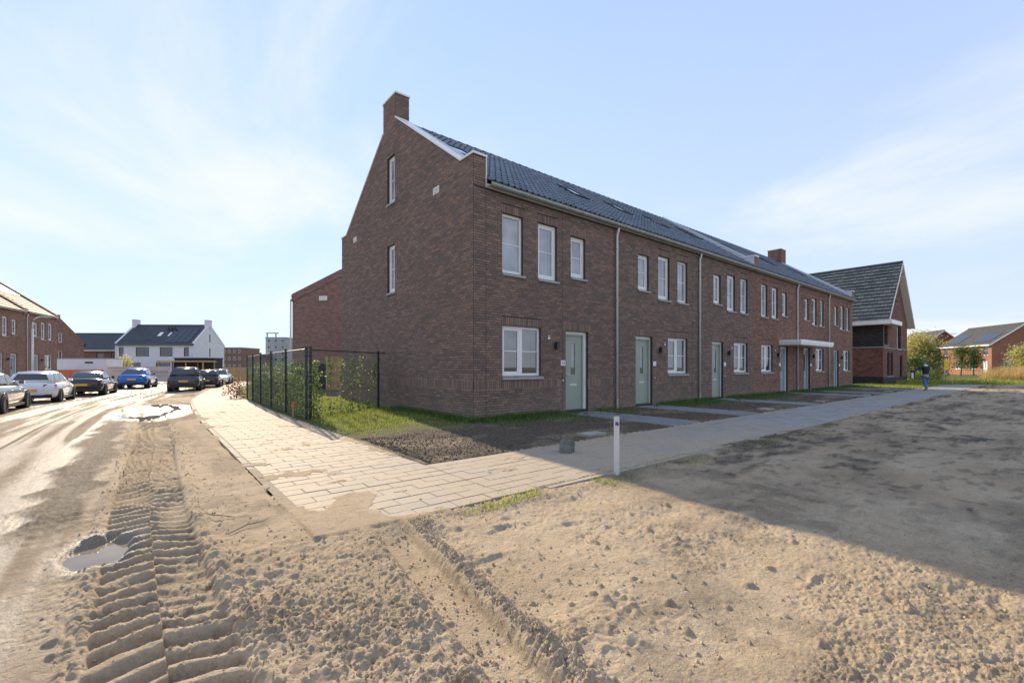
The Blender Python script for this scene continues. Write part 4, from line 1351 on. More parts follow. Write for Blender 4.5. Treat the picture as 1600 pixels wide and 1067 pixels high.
        for o in gop:
            window(H, -o[1], -o[0], o[2], o[3], style='sash', glass=M_GLASSUP, fixed_map=rot)
        for (vy, vz) in ((1.75, 6.05), (7.75, 6.05)):
            v = MB().box(-0.012, -0.002, vy - 0.16, vy + 0.16, vz - 0.09, vz + 0.09).build('vent', M_CREAM, H)
            for k in range(3):
                MB().box(-0.015, -0.0125, vy - 0.13, vy + 0.13, vz - 0.06 + k * 0.05, vz - 0.045 + k * 0.05).build('vent_slot', M_STONE, v)
    def chimney(x0, x1, y0, y1, z0, z1, m_):
        c = MB().box(x0, x1, y0, y1, z0, z1).build('chimney', M_MORTAR, H)
        for (f3, nr, a, b) in ((lambda s, z: (s, y0, z), (0, -1, 0), x0, x1), (lambda s, z: (x0, s, z), (-1, 0, 0), y0, y1), (lambda s, z: (x1, s, z), (1, 0, 0), y0, y1)):
            lay_bricks(c, brick_quads(lambda z: (a, b), z0, z1, [], []), f3, nr, m_)
        MB().box(x0 - 0.03, x1 + 0.03, y0 - 0.03, y1 + 0.03, z1, z1 + 0.05).build('chimney_cap', M_WHITE, c)
    if hi == 0: chimney(0.0005, 0.45, 4.27, 5.2, 8.7, 9.85, M_BROWN)
    if hi == 5: chimney(wd - 0.5, wd + 0.4, 4.15, 5.05, 8.6, 9.95, M_WARM)
    if hi in (3, 5):
        # raised party parapet running up the slope, with a small shoulder block at the eaves
        px0, px1 = (0.0, 0.28) if hi == 3 else (wd - 0.34, wd)
        pw = MB()
        zt = 0.30
        pw.prism([(0.25, Z_E + 0.2), (0.25, Z_E + 0.35 * PITCH + zt), (RIDGE_Y, zr + zt - 0.12), (DEPTH - 0.2, Z_E + zt), (DEPTH - 0.2, Z_E - 0.1)], lambda a, b, t: (t, a, b), px0 + 0.01, px1)
        pw.build('parapet', M_LEAD, H, fixn=True)
        sb = MB().box(px0 - 0.02, px1 + 0.1, -0.06, 0.42, Z_E - 0.11, Z_E + 0.52).build('shoulder', mat if False else M_BT_BROWN, H)
        MB().box(px0 - 0.05, px1 + 0.13, -0.1, 0.46, Z_E + 0.52, Z_E + 0.58).build('shoulder_cap', M_WHITE, sb)
        MB().box(px0 - 0.035, px0 - 0.021, -0.06, 0.44, Z_E - 0.05, Z_E + 0.515).build('shoulder_cladding', M_LEAD, sb)
    if hi == 5:
        eg = MB()
        eg.prism([(0.001, 0.0), (0.001, EAVE_Z - 0.1), (RIDGE_Y, RIDGE_Z + 0.1), (DEPTH - 0.01, EAVE_Z - 0.1), (DEPTH - 0.01, 0)], lambda a, b, t: (t, a, b), wd - 0.3, wd + 0.02)
        eg.build('end_gable', M_BT_BROWN, H, fixn=True)
    if hi in (3, 4):
        c0, c1 = (2.95, wd - 0.0006) if hi == 3 else (0.0, 2.55)
        cn = MB().box(c0, c1, -0.95, -0.008, 2.42, 2.50).build('canopy', M_WHITE, H)
        MB().box(c0 - (0.03 if hi == 3 else 0), c1 + (0.03 if hi == 4 else 0), -0.98, -0.009, 2.503, 2.66).build('canopy_fascia', M_WHITE, cn)
# flush wall behind the far corner of the first gable is closed by its back wall
# ------------------------------------------------------------------ other buildings
def roof_sheet(parent, x0, x1, ye, ze, yr, zr, mat, thick=0.14, row=0.34, name='roof', under=None, cols=None):
    """one roof slope with stepped tile courses; UVs in metres"""
    L = math.hypot(yr - ye, zr - ze); n = max(2, int(L / row)); st = L / n
    sy, sz = (yr - ye) / L, (zr - ze) / L
    ny, nz = (-sz, sy) if sy > 0 else (sz, -sy)
    me = bpy.data.meshes.new(name); vs = []; fs = []; uv = []
    def P(x, t, h): return (x, ye + sy * t + ny * h, ze + sz * t + nz * h)
    for i in range(n):
        t0, t1 = i * st, (i + 1) * st
        if cols:
            x = x0 - (cols / 2 if i % 2 else 0)
            while x < x1:
                xa, xb = max(x0, x + 0.012), min(x1, x + cols - 0.012)
                if xb - xa > 0.03:
                    b = len(vs); l_ = random.uniform(0.0, 0.014)
                    vs += [P(xa, t0 - 0.03, 0.065 + l_), P(xb, t0 - 0.03, 0.065 + l_), P(xb, t1, 0.012), P(xa, t1, 0.012), P(xa, t0 - 0.03, 0.0), P(xb, t0 - 0.03, 0.0)]
                    fs += [(b, b + 1, b + 2, b + 3), (b + 4, b + 5, b + 1, b), (b + 4, b, b + 3), (b + 1, b + 5, b + 2)]
                    uv += [(0, 0)] * 14
                x += cols
            continue
        b = len(vs)
        vs += [P(x0, t0, 0.045), P(x1, t0, 0.045), P(x1, t1, 0.01), P(x0, t1, 0.01), P(x0, t0, 0.0), P(x1, t0, 0.0)]
        fs += [(b, b + 1, b + 2, b + 3), (b + 4, b + 5, b + 1, b)]
        uv += [(x0, i * row), (x1, i * row), (x1, (i + 1) * row), (x0, (i + 1) * row), (x0, i * row), (x1, i * row), (x1, i * row), (x0, i * row)]
    b = len(vs)
    vs += [P(x0, 0, 0), P(x1, 0, 0), P(x1, L, 0), P(x0, L, 0), P(x0, 0, -thick), P(x1, 0, -thick), P(x1, L, -thick), P(x0, L, -thick)]
    if cols:
        fs.append((b, b + 1, b + 2, b + 3)); uv += [(0, 0)] * 4
    nb = len(fs)
    for f in ((4, 7, 6, 5), (0, 4, 5, 1), (0, 3, 7, 4), (1, 5, 6, 2)):
        fs.append(tuple(b + k for k in f)); uv += [(0, 0)] * 4
    me.from_pydata(vs, [], fs); me.update()
    ul = me.uv_layers.new(name='UVMap')
    ul.data.foreach_set('uv', np.array(uv, np.float32).ravel())
    me.materials.append(mat)
    if under:
        me.materials.append(under)
        for i in range(nb, len(fs)): me.polygons[i].material_index = 1
    return link(name, me, mat, parent)

def plain_house(name, org, xdir, w_, d_, eave, ridge, wall, roof, label, cat='house', group=None, over=0.25, verge=0.2, front=(), right=(), left=(), doors=(),
                frame=None, glass=None, coping=None, fascia=None, chimneys=(), gut=True, sills=True, cols=None, under=None):
    """house with eaves on the front (-Y) and gables at the ends; org = front left corner on the ground"""
    rz = math.atan2(xdir[1], xdir[0])
    H = empty(name, (org[0], org[1], 0), rz, label, cat, group)
    yr = d_ / 2
    mb = MB()
    f_open = [o[:4] for o in front] + [d[:4] for d in doors]
    wall_sheet(mb, lambda z: (0.0, w_), [-0.7, eave], f_open, lambda a, z: (a, 0.0, z), (0, -1, 0))
    go = lambda z: (0.0, d_) if z <= eave else ((z - eave) / (ridge - eave) * yr, d_ - (z - eave) / (ridge - eave) * (d_ - yr))
    wall_sheet(mb, go, [-0.7, eave, ridge - 0.001], [o[:4] for o in right], lambda a, z: (w_, a, z), (1, 0, 0))
    wall_sheet(mb, go, [-0.7, eave, ridge - 0.001], [o[:4] for o in left], lambda a, z: (0.0, a, z), (-1, 0, 0))
    mb.quad((w_, d_, -0.7), (0, d_, -0.7), (0, d_, eave), (w_, d_, eave))
    wobj = mb.build('wall', wall, H, fixn=False)
    MB().box(0.15, w_ - 0.15, 0.16, d_ - 0.16, 0, eave - 0.02).build('inner_wall', M_ANTHR, H)
    for o in front: window(H, *o[:4], style=o[4] if len(o) > 4 else 'fixed', glass=glass or M_GLASSDK, frame=frame, sill=sills)
    mr = Matrix.Translation((w_, 0, 0)) @ Matrix.Rotation(R(90), 4, 'Z')
    for o in right: window(H, *o[:4], style=o[4] if len(o) > 4 else 'fixed', glass=glass or M_GLASSDK, frame=frame, fixed_map=mr, sill=sills)
    ml = Matrix.Rotation(R(-90), 4, 'Z')
    for o in left: window(H, -o[1], -o[0], o[2], o[3], style='fixed', glass=glass or M_GLASSDK, frame=frame, fixed_map=ml, sill=sills)
    for d in doors: front_door(H, *d[:4], d[4] if len(d) > 4 else M_GREYBLUE, hinge_left=True, glass=M_GLASSDK)
    k = (ridge - eave) / yr
    z_o = eave - over * k
    vx = 0.0 if coping else verge
    roof_sheet(H, -vx, w_ + vx, -over, z_o + 0.16, yr, ridge + 0.16, roof, cols=cols, row=0.38 if cols else 0.34, under=under)
    roof_sheet(H, -vx, w_ + vx, d_ + over, z_o + 0.16, yr, ridge + 0.16, roof, name='rear_roof', under=under)
    MB().tube([(-vx, yr, ridge + 0.18), (w_ + vx, yr, ridge + 0.18)], 0.11, 8).build('ridge', roof, H)
    fm = fascia or M_WHITE
    if not coping:
        for x in (-vx - 0.03, w_ + vx + 0.001):
            v = MB()
            for (ya, za, yb, zb) in ((-over, z_o, yr, ridge), (d_ + over, z_o, yr, ridge)):
                v.hexa([(x, ya, za - 0.02), (x + 0.03, ya, za - 0.02), (x + 0.03, yb, zb - 0.02), (x, yb, zb - 0.02), (x, ya, za + 0.2), (x + 0.03, ya, za + 0.2), (x + 0.03, yb, zb + 0.2), (x, yb, zb + 0.2)])
            v.build('verge_board', fm, H, fixn=True)
        MB().box(-vx, w_ + vx, -over - 0.14, -over, z_o - 0.06, z_o + 0.14).build('gutter', fm, H)
        MB().box(-vx + 0.01, w_ + vx - 0.01, -over, 0.0, z_o - 0.03, z_o + 0.0).build('soffit', fm, H)
    else:
        for x in (-0.04, w_ - 0.30):
            c = MB()
            for (ya, yb, za, zb) in ((-0.05, yr, eave + 0.28, ridge + 0.34), (d_ + 0.05, yr, eave + 0.28, ridge + 0.34)):
                c.hexa([(x, ya, za - 0.5), (x + 0.34, ya, za - 0.5), (x + 0.34, yb, zb - 0.5), (x, yb, zb - 0.5), (x, ya, za), (x + 0.34, ya, za), (x + 0.34, yb, zb), (x, yb, zb)])
            c.build('gable_parapet', coping, H, fixn=True)
        if gut: half_gutter(H, 0.32, w_ - 0.32, -over - 0.05, z_o + 0.1)
    for (cx, cy, cw, cl, zt) in chimneys:
        c = MB().box(cx - cw / 2, cx + cw / 2, cy - cl / 2, cy + cl / 2, ridge - 0.5, zt).build('chimney', wall, H)
        MB().box(cx - cw / 2 - 0.05, cx + cw / 2 + 0.05, cy - cl / 2 - 0.05, cy + cl / 2 + 0.05, zt, zt + 0.06).build('chimney_cap', M_STONE, c)
    return H

def slope_panel(H, x0, x1, t0, t1, eave, ridge, d_, over, mat, name, n=1, lift=0.07, frame=M_ANTHR):
    """flat panels lying on the front slope; t = metres up the slope from the eaves"""
    yr = d_ / 2; k = (ridge - eave) / yr; z_o = eave - over * k + 0.16
    L = math.hypot(yr + over, ridge + 0.16 - z_o)
    s = Vector((0, (yr + over) / L, (ridge + 0.16 - z_o) / L)); nn = Vector((0, -s.z, s.y))
    o = Vector((0, -over, z_o))
    pw = (x1 - x0) / n
    for i in range(n):
        a, b = x0 + i * pw + 0.02, x0 + (i + 1) * pw - 0.02
        def P(x, t, h): return tuple(o + Vector((x, 0, 0)) + s * t + nn * h)
        f = MB().hexa([P(a, t0, 0.02), P(b, t0, 0.02), P(b, t1, 0.02), P(a, t1, 0.02), P(a, t0, lift), P(b, t0, lift), P(b, t1, lift), P(a, t1, lift)]).build(name, frame, H)
        MB().hexa([P(a + 0.04, t0 + 0.04, lift), P(b - 0.04, t0 + 0.04, lift), P(b - 0.04, t1 - 0.04, lift), P(a + 0.04, t1 - 0.04, lift), P(a + 0.04, t0 + 0.04, lift + 0.012), P(b - 0.04, t0 + 0.04, lift + 0.012), P(b - 0.04, t1 - 0.04, lift + 0.012), P(a + 0.04, t1 - 0.04, lift + 0.012)]).build('pane', mat, f)

def wdir(r, f):
    v = RT * r + FW * f
    return (v.x, v.y)

# detached house at the end of the row: eaves wall towards us, gable to the front
DW, DD = 10.0, 8.0
org = (35.5, 9.4)
D = plain_house('detached_house', org, (0, -1), DW, DD, 4.95, 9.3, M_BT_RED, M_TILE2, 'detached brick house with steep grey tiled roof past the end of the row', 'house',
                over=0.45, verge=0.42, frame=M_ANTHR, glass=M_GLASSDK,
                right=[(0.35, 1.35, 2.95, 4.75), (4.4, 5.7, 2.75, 4.75), (1.2, 2.0, 0.65, 2.45), (2.25, 3.05, 0.65, 2.45), (5.3, 6.3, 0.05, 2.3), (3.75, 4.1, 6.3, 7.6)], fascia=M_CREAM, cols=0.44, under=M_CREAM)
MB().box(0.02, DW + 0.012, -0.014, -0.002, 2.82, 4.62).build('dark_upper_wall', M_BT_DARK, D)
MB().box(0.02, DW + 0.014, -0.016, -0.002, -0.1, 0.62).build('plinth', M_BT_DARK, D)
MB().box(DW + 0.002, DW + 0.014, 0.0, DD, -0.1, 0.55).build('plinth', M_BT_DARK, D)
MB().box(0.0, DW + 0.05, -0.05, -0.002, 2.76, 2.82).build('string_course', M_STONE, D)
MB().box(DW + 0.002, DW + 0.05, 0.0, DD, 2.72, 2.78).build('string_course', M_STONE, D)
MB().box(DW - 0.2, DW + 0.62, -0.62, 2.6, 4.42, 4.72).build('corner_fascia', M_WHITE, D)
MB().box(0.0, DW - 0.2, -0.62, -0.05, 4.44, 4.70).build('eaves_fascia', M_WHITE, D)
MB().box(6.4, 7.3, -0.03, -0.002, 1.3, 2.1).build('wall_vent', M_ANTHR, D)
MB().tube([(5.2, -0.06, 4.45), (5.2, -0.06, 0.0)], 0.04, 8).build('downpipe', M_PIPE, D, smooth=True)
slope_panel(D, 4.0, 5.0, 1.0, 2.3, 4.95, 9.3, DD, 0.45, M_SKYLIGHT, 'roof_window', lift=0.16)

# reddish house behind the garden
p = W(-14.8, 30.2)
ln = 7.2
pf = W(-14.8 + 0.985 * ln, 30.2 - 0.174 * ln)
xd = (p - pf).normalized()                  # its gable runs from pf (right) to p (left); seen face is the left gable
back = Vector((-(p - pf).normalized().y, (p - pf).normalized().x, 0))
yd = (p - pf).normalized()
xd = Vector((yd.y, -yd.x, 0))               # local x so that local y runs along yd
if xd.dot(FW) < 0: pass
# local -X gable must look at the camera: local x points away from it
if xd.dot(FW) < 0:
    yd = -yd; pf, p = p, pf
    xd = Vector((yd.y, -yd.x, 0))
H2 = plain_house('brick_house', (pf.x, pf.y), (xd.x, xd.y), 14.0, 7.2, 5.95, 7.45, M_BT_ROSE, M_FARTILE, 'reddish brick house behind the garden, left of the tall blank gable', 'house', coping=M_BT_ROSE, over=0.1)
MB().box(-0.06, -0.042, 4.6, 5.2, 5.75, 6.05).build('vent', M_CREAM, H2)
MB().tube([(-0.05, 7.3, 5.9), (-0.05, 7.3, 0.0)], 0.05, 8).build('downpipe', M_PIPE, H2, smooth=True)

# brick houses on the left side of the street
p0 = Vector((-39.0, 35.0)); dv = Vector((-0.405, 0.914)).normalized()
def left_pt(t): return W(p0.x + dv.x * t, p0.y + dv.y * t)
for i, (t0, t1, ty, lab) in enumerate(((-3.3, 1.7, 'A', 'brick house at the left edge of the picture, behind the silver and white parked cars'), (1.7, 6.6, 'B', 'brick house on the left behind the curved street lamp, nearer the orange barrier'))):
    a = left_pt(t0); d3 = left_pt(t0 + 1) - a
    ups = A_OPEN if ty == 'A' else [mirror(o) for o in A_OPEN]
    gw = A_GROUND if ty == 'A' else mirror(A_GROUND); dr = A_DOOR if ty == 'A' else mirror(A_DOOR)
    sc = (t1 - t0) / 5.2
    L_ = plain_house('brick_house', (a.x, a.y), (d3.x, d3.y), t1 - t0 - 0.002, 9.2, 5.8, 9.1, M_BT_BROWN, M_FARGLOSS, lab, 'house', 'brick houses along the left side of the street',
                     front=[(o[0] * sc, o[1] * sc, o[2], o[3], 'sash') for o in ups] + [(gw[0] * sc, gw[1] * sc, gw[2], gw[3], 'double')], doors=[(dr[0] * sc, dr[1] * sc, dr[2], dr[3], M_GREYBLUE)],
                     glass=M_GLASS, coping=M_BT_BROWN, over=0.12)
    wall_lamp(L_, (dr[0] if ty == 'A' else dr[1] + 0.75) * sc - 0.4, 1.95)
    if i == 1: downpipe(L_, 0.1)
    slope_panel(L_, 0.6, 4.2, 2.9, 4.7, 5.8, 9.1, 9.2, 0.12, M_SOLAR, 'solar_panel', n=3)
# gable beyond them
a = W(-75.8 - 8 * 0.70 - 3.0 * 0.71, 75 + 8 * 0.71 - 3.0 * 0.70); d3 = wdir(0.70, -0.71)
G = plain_house('gabled_house', (a.x, a.y), d3, 8.0, 6.0, 5.3, 9.3, M_BT_BROWN, M_FARTILE, 'brick gable with two slit windows beyond the street lamp', 'house', right=[(2.9, 3.3, 5.4, 7.0), (2.9, 3.3, 2.4, 4.0)], coping=M_BT_BROWN, chimneys=[(7.6, 2.6, 0.5, 1.0, 10.0)], sills=False, gut=False)
# grey-roofed house
a = W(-88, 86.0); d3 = wdir(1, 0)
plain_house('grey_roof_house', (a.x, a.y), d3, 20.0, 9.0, 4.6, 7.9, M_BT_BROWN, M_FARTILE, 'low house with blue-grey tiled roof left of the white house', 'house', front=[(8.2, 9.6, 2.6, 4.0), (11.0, 12.4, 2.6, 4.0), (14.4, 16.0, 2.6, 4.0)], frame=M_ANTHR, sills=False)
# white semi-detached pair
a = W(-70.9, 80.0)
WH = plain_house('white_house', (a.x, a.y), d3, 14.1, 8.4, 5.35, 9.0, M_WHITEWALL, M_FARTILE, 'white rendered pair of houses with dark tiled roof and two end chimneys', 'house',
                 front=[(0.7, 1.55, 3.2, 4.85), (3.7, 6.1, 3.2, 4.85), (8.0, 10.3, 3.2, 4.85), (12.3, 13.2, 3.2, 4.85), (0.2, 4.6, 0.2, 2.1), (7.3, 9.9, 0.2, 2.1)],
                 right=[(4.1, 4.4, 5.9, 7.4), (4.1, 4.4, 3.2, 4.8)], frame=M_ANTHR, coping=M_WHITEWALL, chimneys=[(0.3, 4.2, 0.6, 1.2, 10.1), (13.8, 4.2, 0.6, 1.2, 10.0)], sills=False)
slope_panel(WH, 8.6, 13.0, 0.6, 4.8, 5.35, 9.0, 8.4, 0.25, M_SOLAR, 'solar_panel', n=4)
slope_panel(WH, 6.2, 7.0, 2.4, 3.6, 5.35, 9.0, 8.4, 0.25, M_WHITE, 'roof_window')
slope_panel(WH, 9.0 - 0.9, 8.55, 2.4, 3.6, 5.35, 9.0, 8.4, 0.25, M_WHITE, 'roof_window')
for cx in (7.3, 7.9, 8.5):
    MB().tube([(cx, 3.0, 7.9), (cx, 3.0, 8.75)], 0.16, 8).build('flue', M_ANTHR, WH)
# dark shed and timber carport before it
a = W(-58.0, 77.0)
sh = empty('shed', (a.x, a.y, 0), math.atan2(d3[1], d3[0]), 'black timber shed at the right end of the white house', 'shed')
MB().box(0, 6.6, 0, 2.6, -0.1, 2.75).build('wall', M_DKWOOD, sh); MB().box(-0.1, 6.7, -0.1, 2.7, 2.75, 2.9).build('roof', M_ANTHR, sh)
a = W(-56.0, 71.0)
cp = empty('carport', (a.x, a.y, 0), math.atan2(d3[1], d3[0]), 'open timber carport standing in front of the white house', 'carport')
MB().box(-0.2, 7.2, -0.2, 3.0, 2.1, 2.32).build('roof', M_WOOD, cp)
for px in (0.0, 4.2, 6.9):
    for py in (0.0, 2.7):
        MB().box(px, px + 0.14, py, py + 0.14, -0.1, 2.1).build('post', M_WOOD, cp)
MB().box(0.2, 6.8, 2.86, 2.9, 0, 2.1).build('back_panel', M_DKWOOD, cp)

# far blocks on the skyline
def block(name, r0, r1, f, h, mat, label, cat, rows, cols, wm=M_GLASSDK, extra=None):
    a = W(r0, f); w_ = r1 - r0
    B = empty(name, (a.x, a.y, 0), math.atan2(d3[1], d3[0]), label, cat)
    MB().box(0, w_, 0, 12, -0.7, h).build('wall', mat, B)
    MB().box(-0.15, w_ + 0.15, -0.15, 12.1, h, h + 0.35).build('roof', M_STONE, B)
    cw, rh = w_ / cols, h / rows
    for i in range(cols):
        for j in range(rows):
            x = (i + 0.28) * cw; z = (j + 0.35) * rh
            wi = MB().box(x, x + cw * 0.44, -0.08, -0.002, z, z + rh * 0.45).build('window', M_WHITE, B)
            MB().box(x + 0.08, x + cw * 0.44 - 0.08, -0.1, -0.081, z + 0.08, z + rh * 0.45 - 0.08).build('pane', wm, wi)
    return B
block('apartment_block', -114, -102.5, 170, 8.4, M_BT_BROWN, 'brown brick apartment block far behind, right of the white house', 'apartments', 3, 6)
T = block('tower_block', -110.0, -100.8, 200, 14.2, simple('pale_concrete', (0.40, 0.40, 0.40), 0.9, var=0.1, scale=0.4), 'pale grey tower with a dark rooftop frame far behind the fence', 'tower', 5, 3)
fr_ = MB()
for x in (0.3, 4.2): fr_.box(x, x + 0.4, 0.2, 0.6, 14.5, 16.2)
fr_.box(0.1, 5.6, 0.1, 0.7, 16.2, 16.6)
fr_.build('rooftop_frame', M_STONE, T)
block('low_hall', -118, -107, 190, 6.5, M_BT_RED, 'low brown building far off just left of the grey tower', 'building', 2, 5)

# red houses on the right
xd = (RT * -0.276 + FW * -0.961).normalized()
far_l = W(80.3 + 0.276 * 13.2, 75 + 0.961 * 13.2)
RH = plain_house('red_house', (far_l.x, far_l.y), (xd.x, xd.y), 13.2, 9.0, 5.2, 8.5, M_BT_ORANGE, M_FARTILEB, 'orange-red brick house with solar panels at the right edge', 'house',
                 front=[(1.0, 2.1, 3.4, 4.9, 'fixed'), (4.0, 6.0, 3.5, 4.9, 'double'), (11.2, 12.4, 3.3, 4.9, 'fixed'), (4.0, 6.0, 0.9, 2.4, 'double'), (7.6, 9.8, 0.9, 2.4, 'double'), (7.8, 9.4, 3.5, 4.9, 'double')],
                 doors=[(11.0, 12.2, 0.1, 2.4, M_WHITE)], right=[(1.6, 3.6, 0.8, 2.4, 'double'), (5.6, 7.0, 0.2, 4.9, 'double')], frame=M_WHITE, glass=M_GLASSDK, over=0.35, verge=0.25)
slope_panel(RH, 1.6, 4.4, 0.8, 3.6, 5.2, 8.5, 9.0, 0.35, M_SOLAR, 'solar_panel', n=3)
slope_panel(RH, 8.0, 12.0, 0.9, 3.4, 5.2, 8.5, 9.0, 0.35, M_SOLAR, 'solar_panel', n=4)
c2 = W(83.5 + 0.276 * 10.5, 92 + 0.961 * 10.5)
RH2 = plain_house('brown_house', (c2.x, c2.y), (xd.x, xd.y), 10.5, 8.4, 5.0, 8.6, M_BT_RED, M_FARTILEB, 'brown brick gable with white verge rising behind the pale bush', 'house',
                  right=[(5.4, 7.0, 0.3, 4.6, 'double')], frame=M_WHITE, over=0.35, verge=0.25, chimneys=[(9.0, 6.6, 0.7, 0.9, 8.1)])
slope_panel(RH2, 6.5, 9.5, 1.5, 3.4, 5.0, 8.6, 8.4, 0.35, M_SOLAR, 'solar_panel', n=2)

# site cabin, barrier, printed site hoarding
a = W(-61.5, 60.0)
sc_ = empty('site_cabin', (a.x, a.y, -0.35), math.atan2(d3[1], d3[0]), 'long white site cabin behind the orange barrier on the left', 'cabin')
MB().box(0, 7.3, 0, 2.4, 0.1, 2.75).build('body', M_WHITEWALL, sc_)
MB().box(4.3, 5.4, -0.02, -0.002, 2.15, 2.38).build('window_slot', M_BLACK, sc_)
MB().box(-0.05, 7.35, -0.05, 2.45, 2.75, 2.85).build('roof', M_STONE, sc_)
a = W(-60.0, 58.0)
bar = empty('orange_barrier', (a.x, a.y, -0.35), math.atan2(d3[1], d3[0]), 'orange plastic site barrier standing before the white cabin', 'barrier')
for k in range(5):
    MB().box(k * 1.42, k * 1.42 + 1.38, 0, 0.08, 0.12, 1.32).build('panel', M_ORANGE, bar)
    MB().box(k * 1.42 + 0.6, k * 1.42 + 0.85, -0.2, 0.3, 0.0, 0.12).build('foot', M_BLACK, bar)
M_BANNER = simple('pale_banner_cloth', (0.62, 0.55, 0.50), 0.8, var=0.05, scale=2)
M_BTEXT = simple('banner_print', (0.28, 0.16, 0.13), 0.8, var=0.1)
M_BTEXT2 = simple('banner_small_print', (0.40, 0.31, 0.27), 0.8, var=0.1)
for i, (r0, r1, lab) in enumerate(((-42.3, -38.7, 'pale printed site banner with two round emblems, left of the pair'), (-38.55, -35.7, 'pale site banner with big brown lettering behind the blue car'))):
    a = W(r0, 46.8); w_ = r1 - r0
    bn = empty('site_banner', (a.x, a.y, -0.33), math.atan2(d3[1], d3[0]), lab, 'banner', 'printed banners on the site fence')
    MB().box(0, w_, 0, 0.03, 0.12, 1.70).build('cloth', M_BANNER, bn)
    for px in (0.0, w_ - 0.04): MB().box(px, px + 0.04, 0.032, 0.07, 0, 1.85).build('post', M_STEEL, bn)
    RX = Matrix.Rotation(R(90), 4, 'X')
    if i == 1:
        text_obj('lettering', 'BOU-HUIS', 0.42, M_BTEXT, bn, Matrix.Translation((w_ / 2 + 0.25, -0.006, 1.12)) @ RX)
        for z in (0.78, 0.62): MB().box(w_ * 0.5, w_ - 0.25, -0.004, -0.001, z, z + 0.045).build('text_line', M_BTEXT2, bn)
    else:
        for (z, x0, x1) in ((1.5, 0.2, w_ - 0.3), (1.2, 0.6, w_ - 0.5)): MB().box(x0, x1, -0.004, -0.001, z, z + 0.07).build('text_line', M_BTEXT2, bn)
        for x in (0.65, 1.35):
            MB().prism([(x + 0.2 * math.cos(t * math.pi / 8), 0.62 + 0.2 * math.sin(t * math.pi / 8)) for t in range(16)], lambda a_, b_, t: (a_, t, b_), -0.006, -0.001).build('round_emblem', M_GREYBLUE, bn)
# pale timber fence closing the street
a = W(-33.0, 51.0)
tf = empty('timber_fence', (a.x, a.y, -0.33), math.atan2(d3[1], d3[0]), 'pale new timber board fence at the end of the pavement', 'fence')
for k in range(20):
    MB().box(k * 0.19, k * 0.19 + 0.17, 0, 0.025, 0.05, 1.62 + random.uniform(-.01, .01)).build('board', M_WOOD, tf)
for z in (0.35, 1.0): MB().box(0, 3.8, 0.026, 0.07, z, z + 0.08).build('rail', M_WOOD, tf)
# ------------------------------------------------------------------ garden fence, planting and small things
# wire mesh fence: corner by the pavement, one run along it, one run to the gable
FX, FY = -2.95, 2.95
fence = empty('wire_mesh_fence', (0, 0, 0), 0, 'dark green wire mesh fence round the corner garden', 'fence')
def post(x, y, h=1.83, s=0.03, name='post'):
    o = box_obj(name, -s, s, -s, s, -0.1, h, M_FENCE, fence)
    o.location = (x, y, 0)
    c = MB().box(-s - 0.006, s + 0.006, -s - 0.006, s + 0.006, h, h + 0.018).build('post_cap', M_BLACK, o)
    for z in (0.35, 0.95, 1.6):
        MB().box(-s - 0.012, s + 0.012, -s - 0.012, s + 0.012, z, z + 0.03).build('clamp', M_BLACK, o)
def panel(p, q_, h=1.75):
    p = Vector((*p, 0)); q_ = Vector((*q_, 0)); d = q_ - p; L = d.length; u = d / L
    m = MB(); n = int(L / 0.055)
    nrm_ = Vector((-u.y, u.x, 0)) * 0.0015
    for i in range(n + 1):
        c = p + u * (L * i / n); t = u * 0.0016
        m.add([tuple(c - t - nrm_ + Vector((0, 0, 0.06))), tuple(c + t - nrm_ + Vector((0, 0, 0.06))), tuple(c + t + nrm_ + Vector((0, 0, 0.06))), tuple(c - t + nrm_ + Vector((0, 0, 0.06))),
               tuple(c - t - nrm_ + Vector((0, 0, h))), tuple(c + t - nrm_ + Vector((0, 0, h))), tuple(c + t + nrm_ + Vector((0, 0, h))), tuple(c - t + nrm_ + Vector((0, 0, h)))],
              [(0, 1, 5, 4), (1, 2, 6, 5), (2, 3, 7, 6), (3, 0, 4, 7)])
    z = 0.1
    while z < h:
        m.tube([p + Vector((0, 0, z)), q_ + Vector((0, 0, z))], 0.0032, 4)
        z += 0.205
    o = m.build('mesh_panel', M_WIRE, fence); o['kind'] = 'stuff'
    r = MB().tube([p + Vector((0, 0, h + 0.03)), q_ + Vector((0, 0, h + 0.03))], 0.017, 8).build('top_rail', M_FENCE, fence)
side_posts = []
for k in range(6):
    y = FY + 2.15 * k
    side_posts.append((FX + bendf(y) * 0.95, y))
for a, b in zip(side_posts, side_posts[1:]): panel(a, b)
for k, (x, y) in enumerate(side_posts): post(x, y)
post(FX + 0.11, FY + 0.05); 
front_end = (-0.42, 4.62)
panel((FX + 0.11, FY + 0.05), front_end); post(*front_end)
panel(front_end, (-0.12, 4.80))

def leaf_cloud(pts, nrm=None, size=0.05, jit=0.4, aspect=1.6):
    """leaf-shaped faces (two triangles folded) at the given points"""
    m = MB()
    for p in pts:
        s = size * random.uniform(0.6, 1.35)
        d = Vector((random.gauss(0, 1), random.gauss(0, 1), random.gauss(0, 0.7) - 0.1)).normalized()
        u = d.cross(Vector((random.gauss(0, 1), random.gauss(0, 1), random.gauss(0, 1)))).normalized()
        n = d.cross(u) * 0.15 * s
        P = Vector(p)
        m.add([tuple(P), tuple(P + d * s * 0.5 + u * s * 0.5 / aspect + n), tuple(P + d * s), tuple(P + d * s * 0.5 - u * s * 0.5 / aspect + n)], [(0, 1, 2), (0, 2, 3)])
    return m
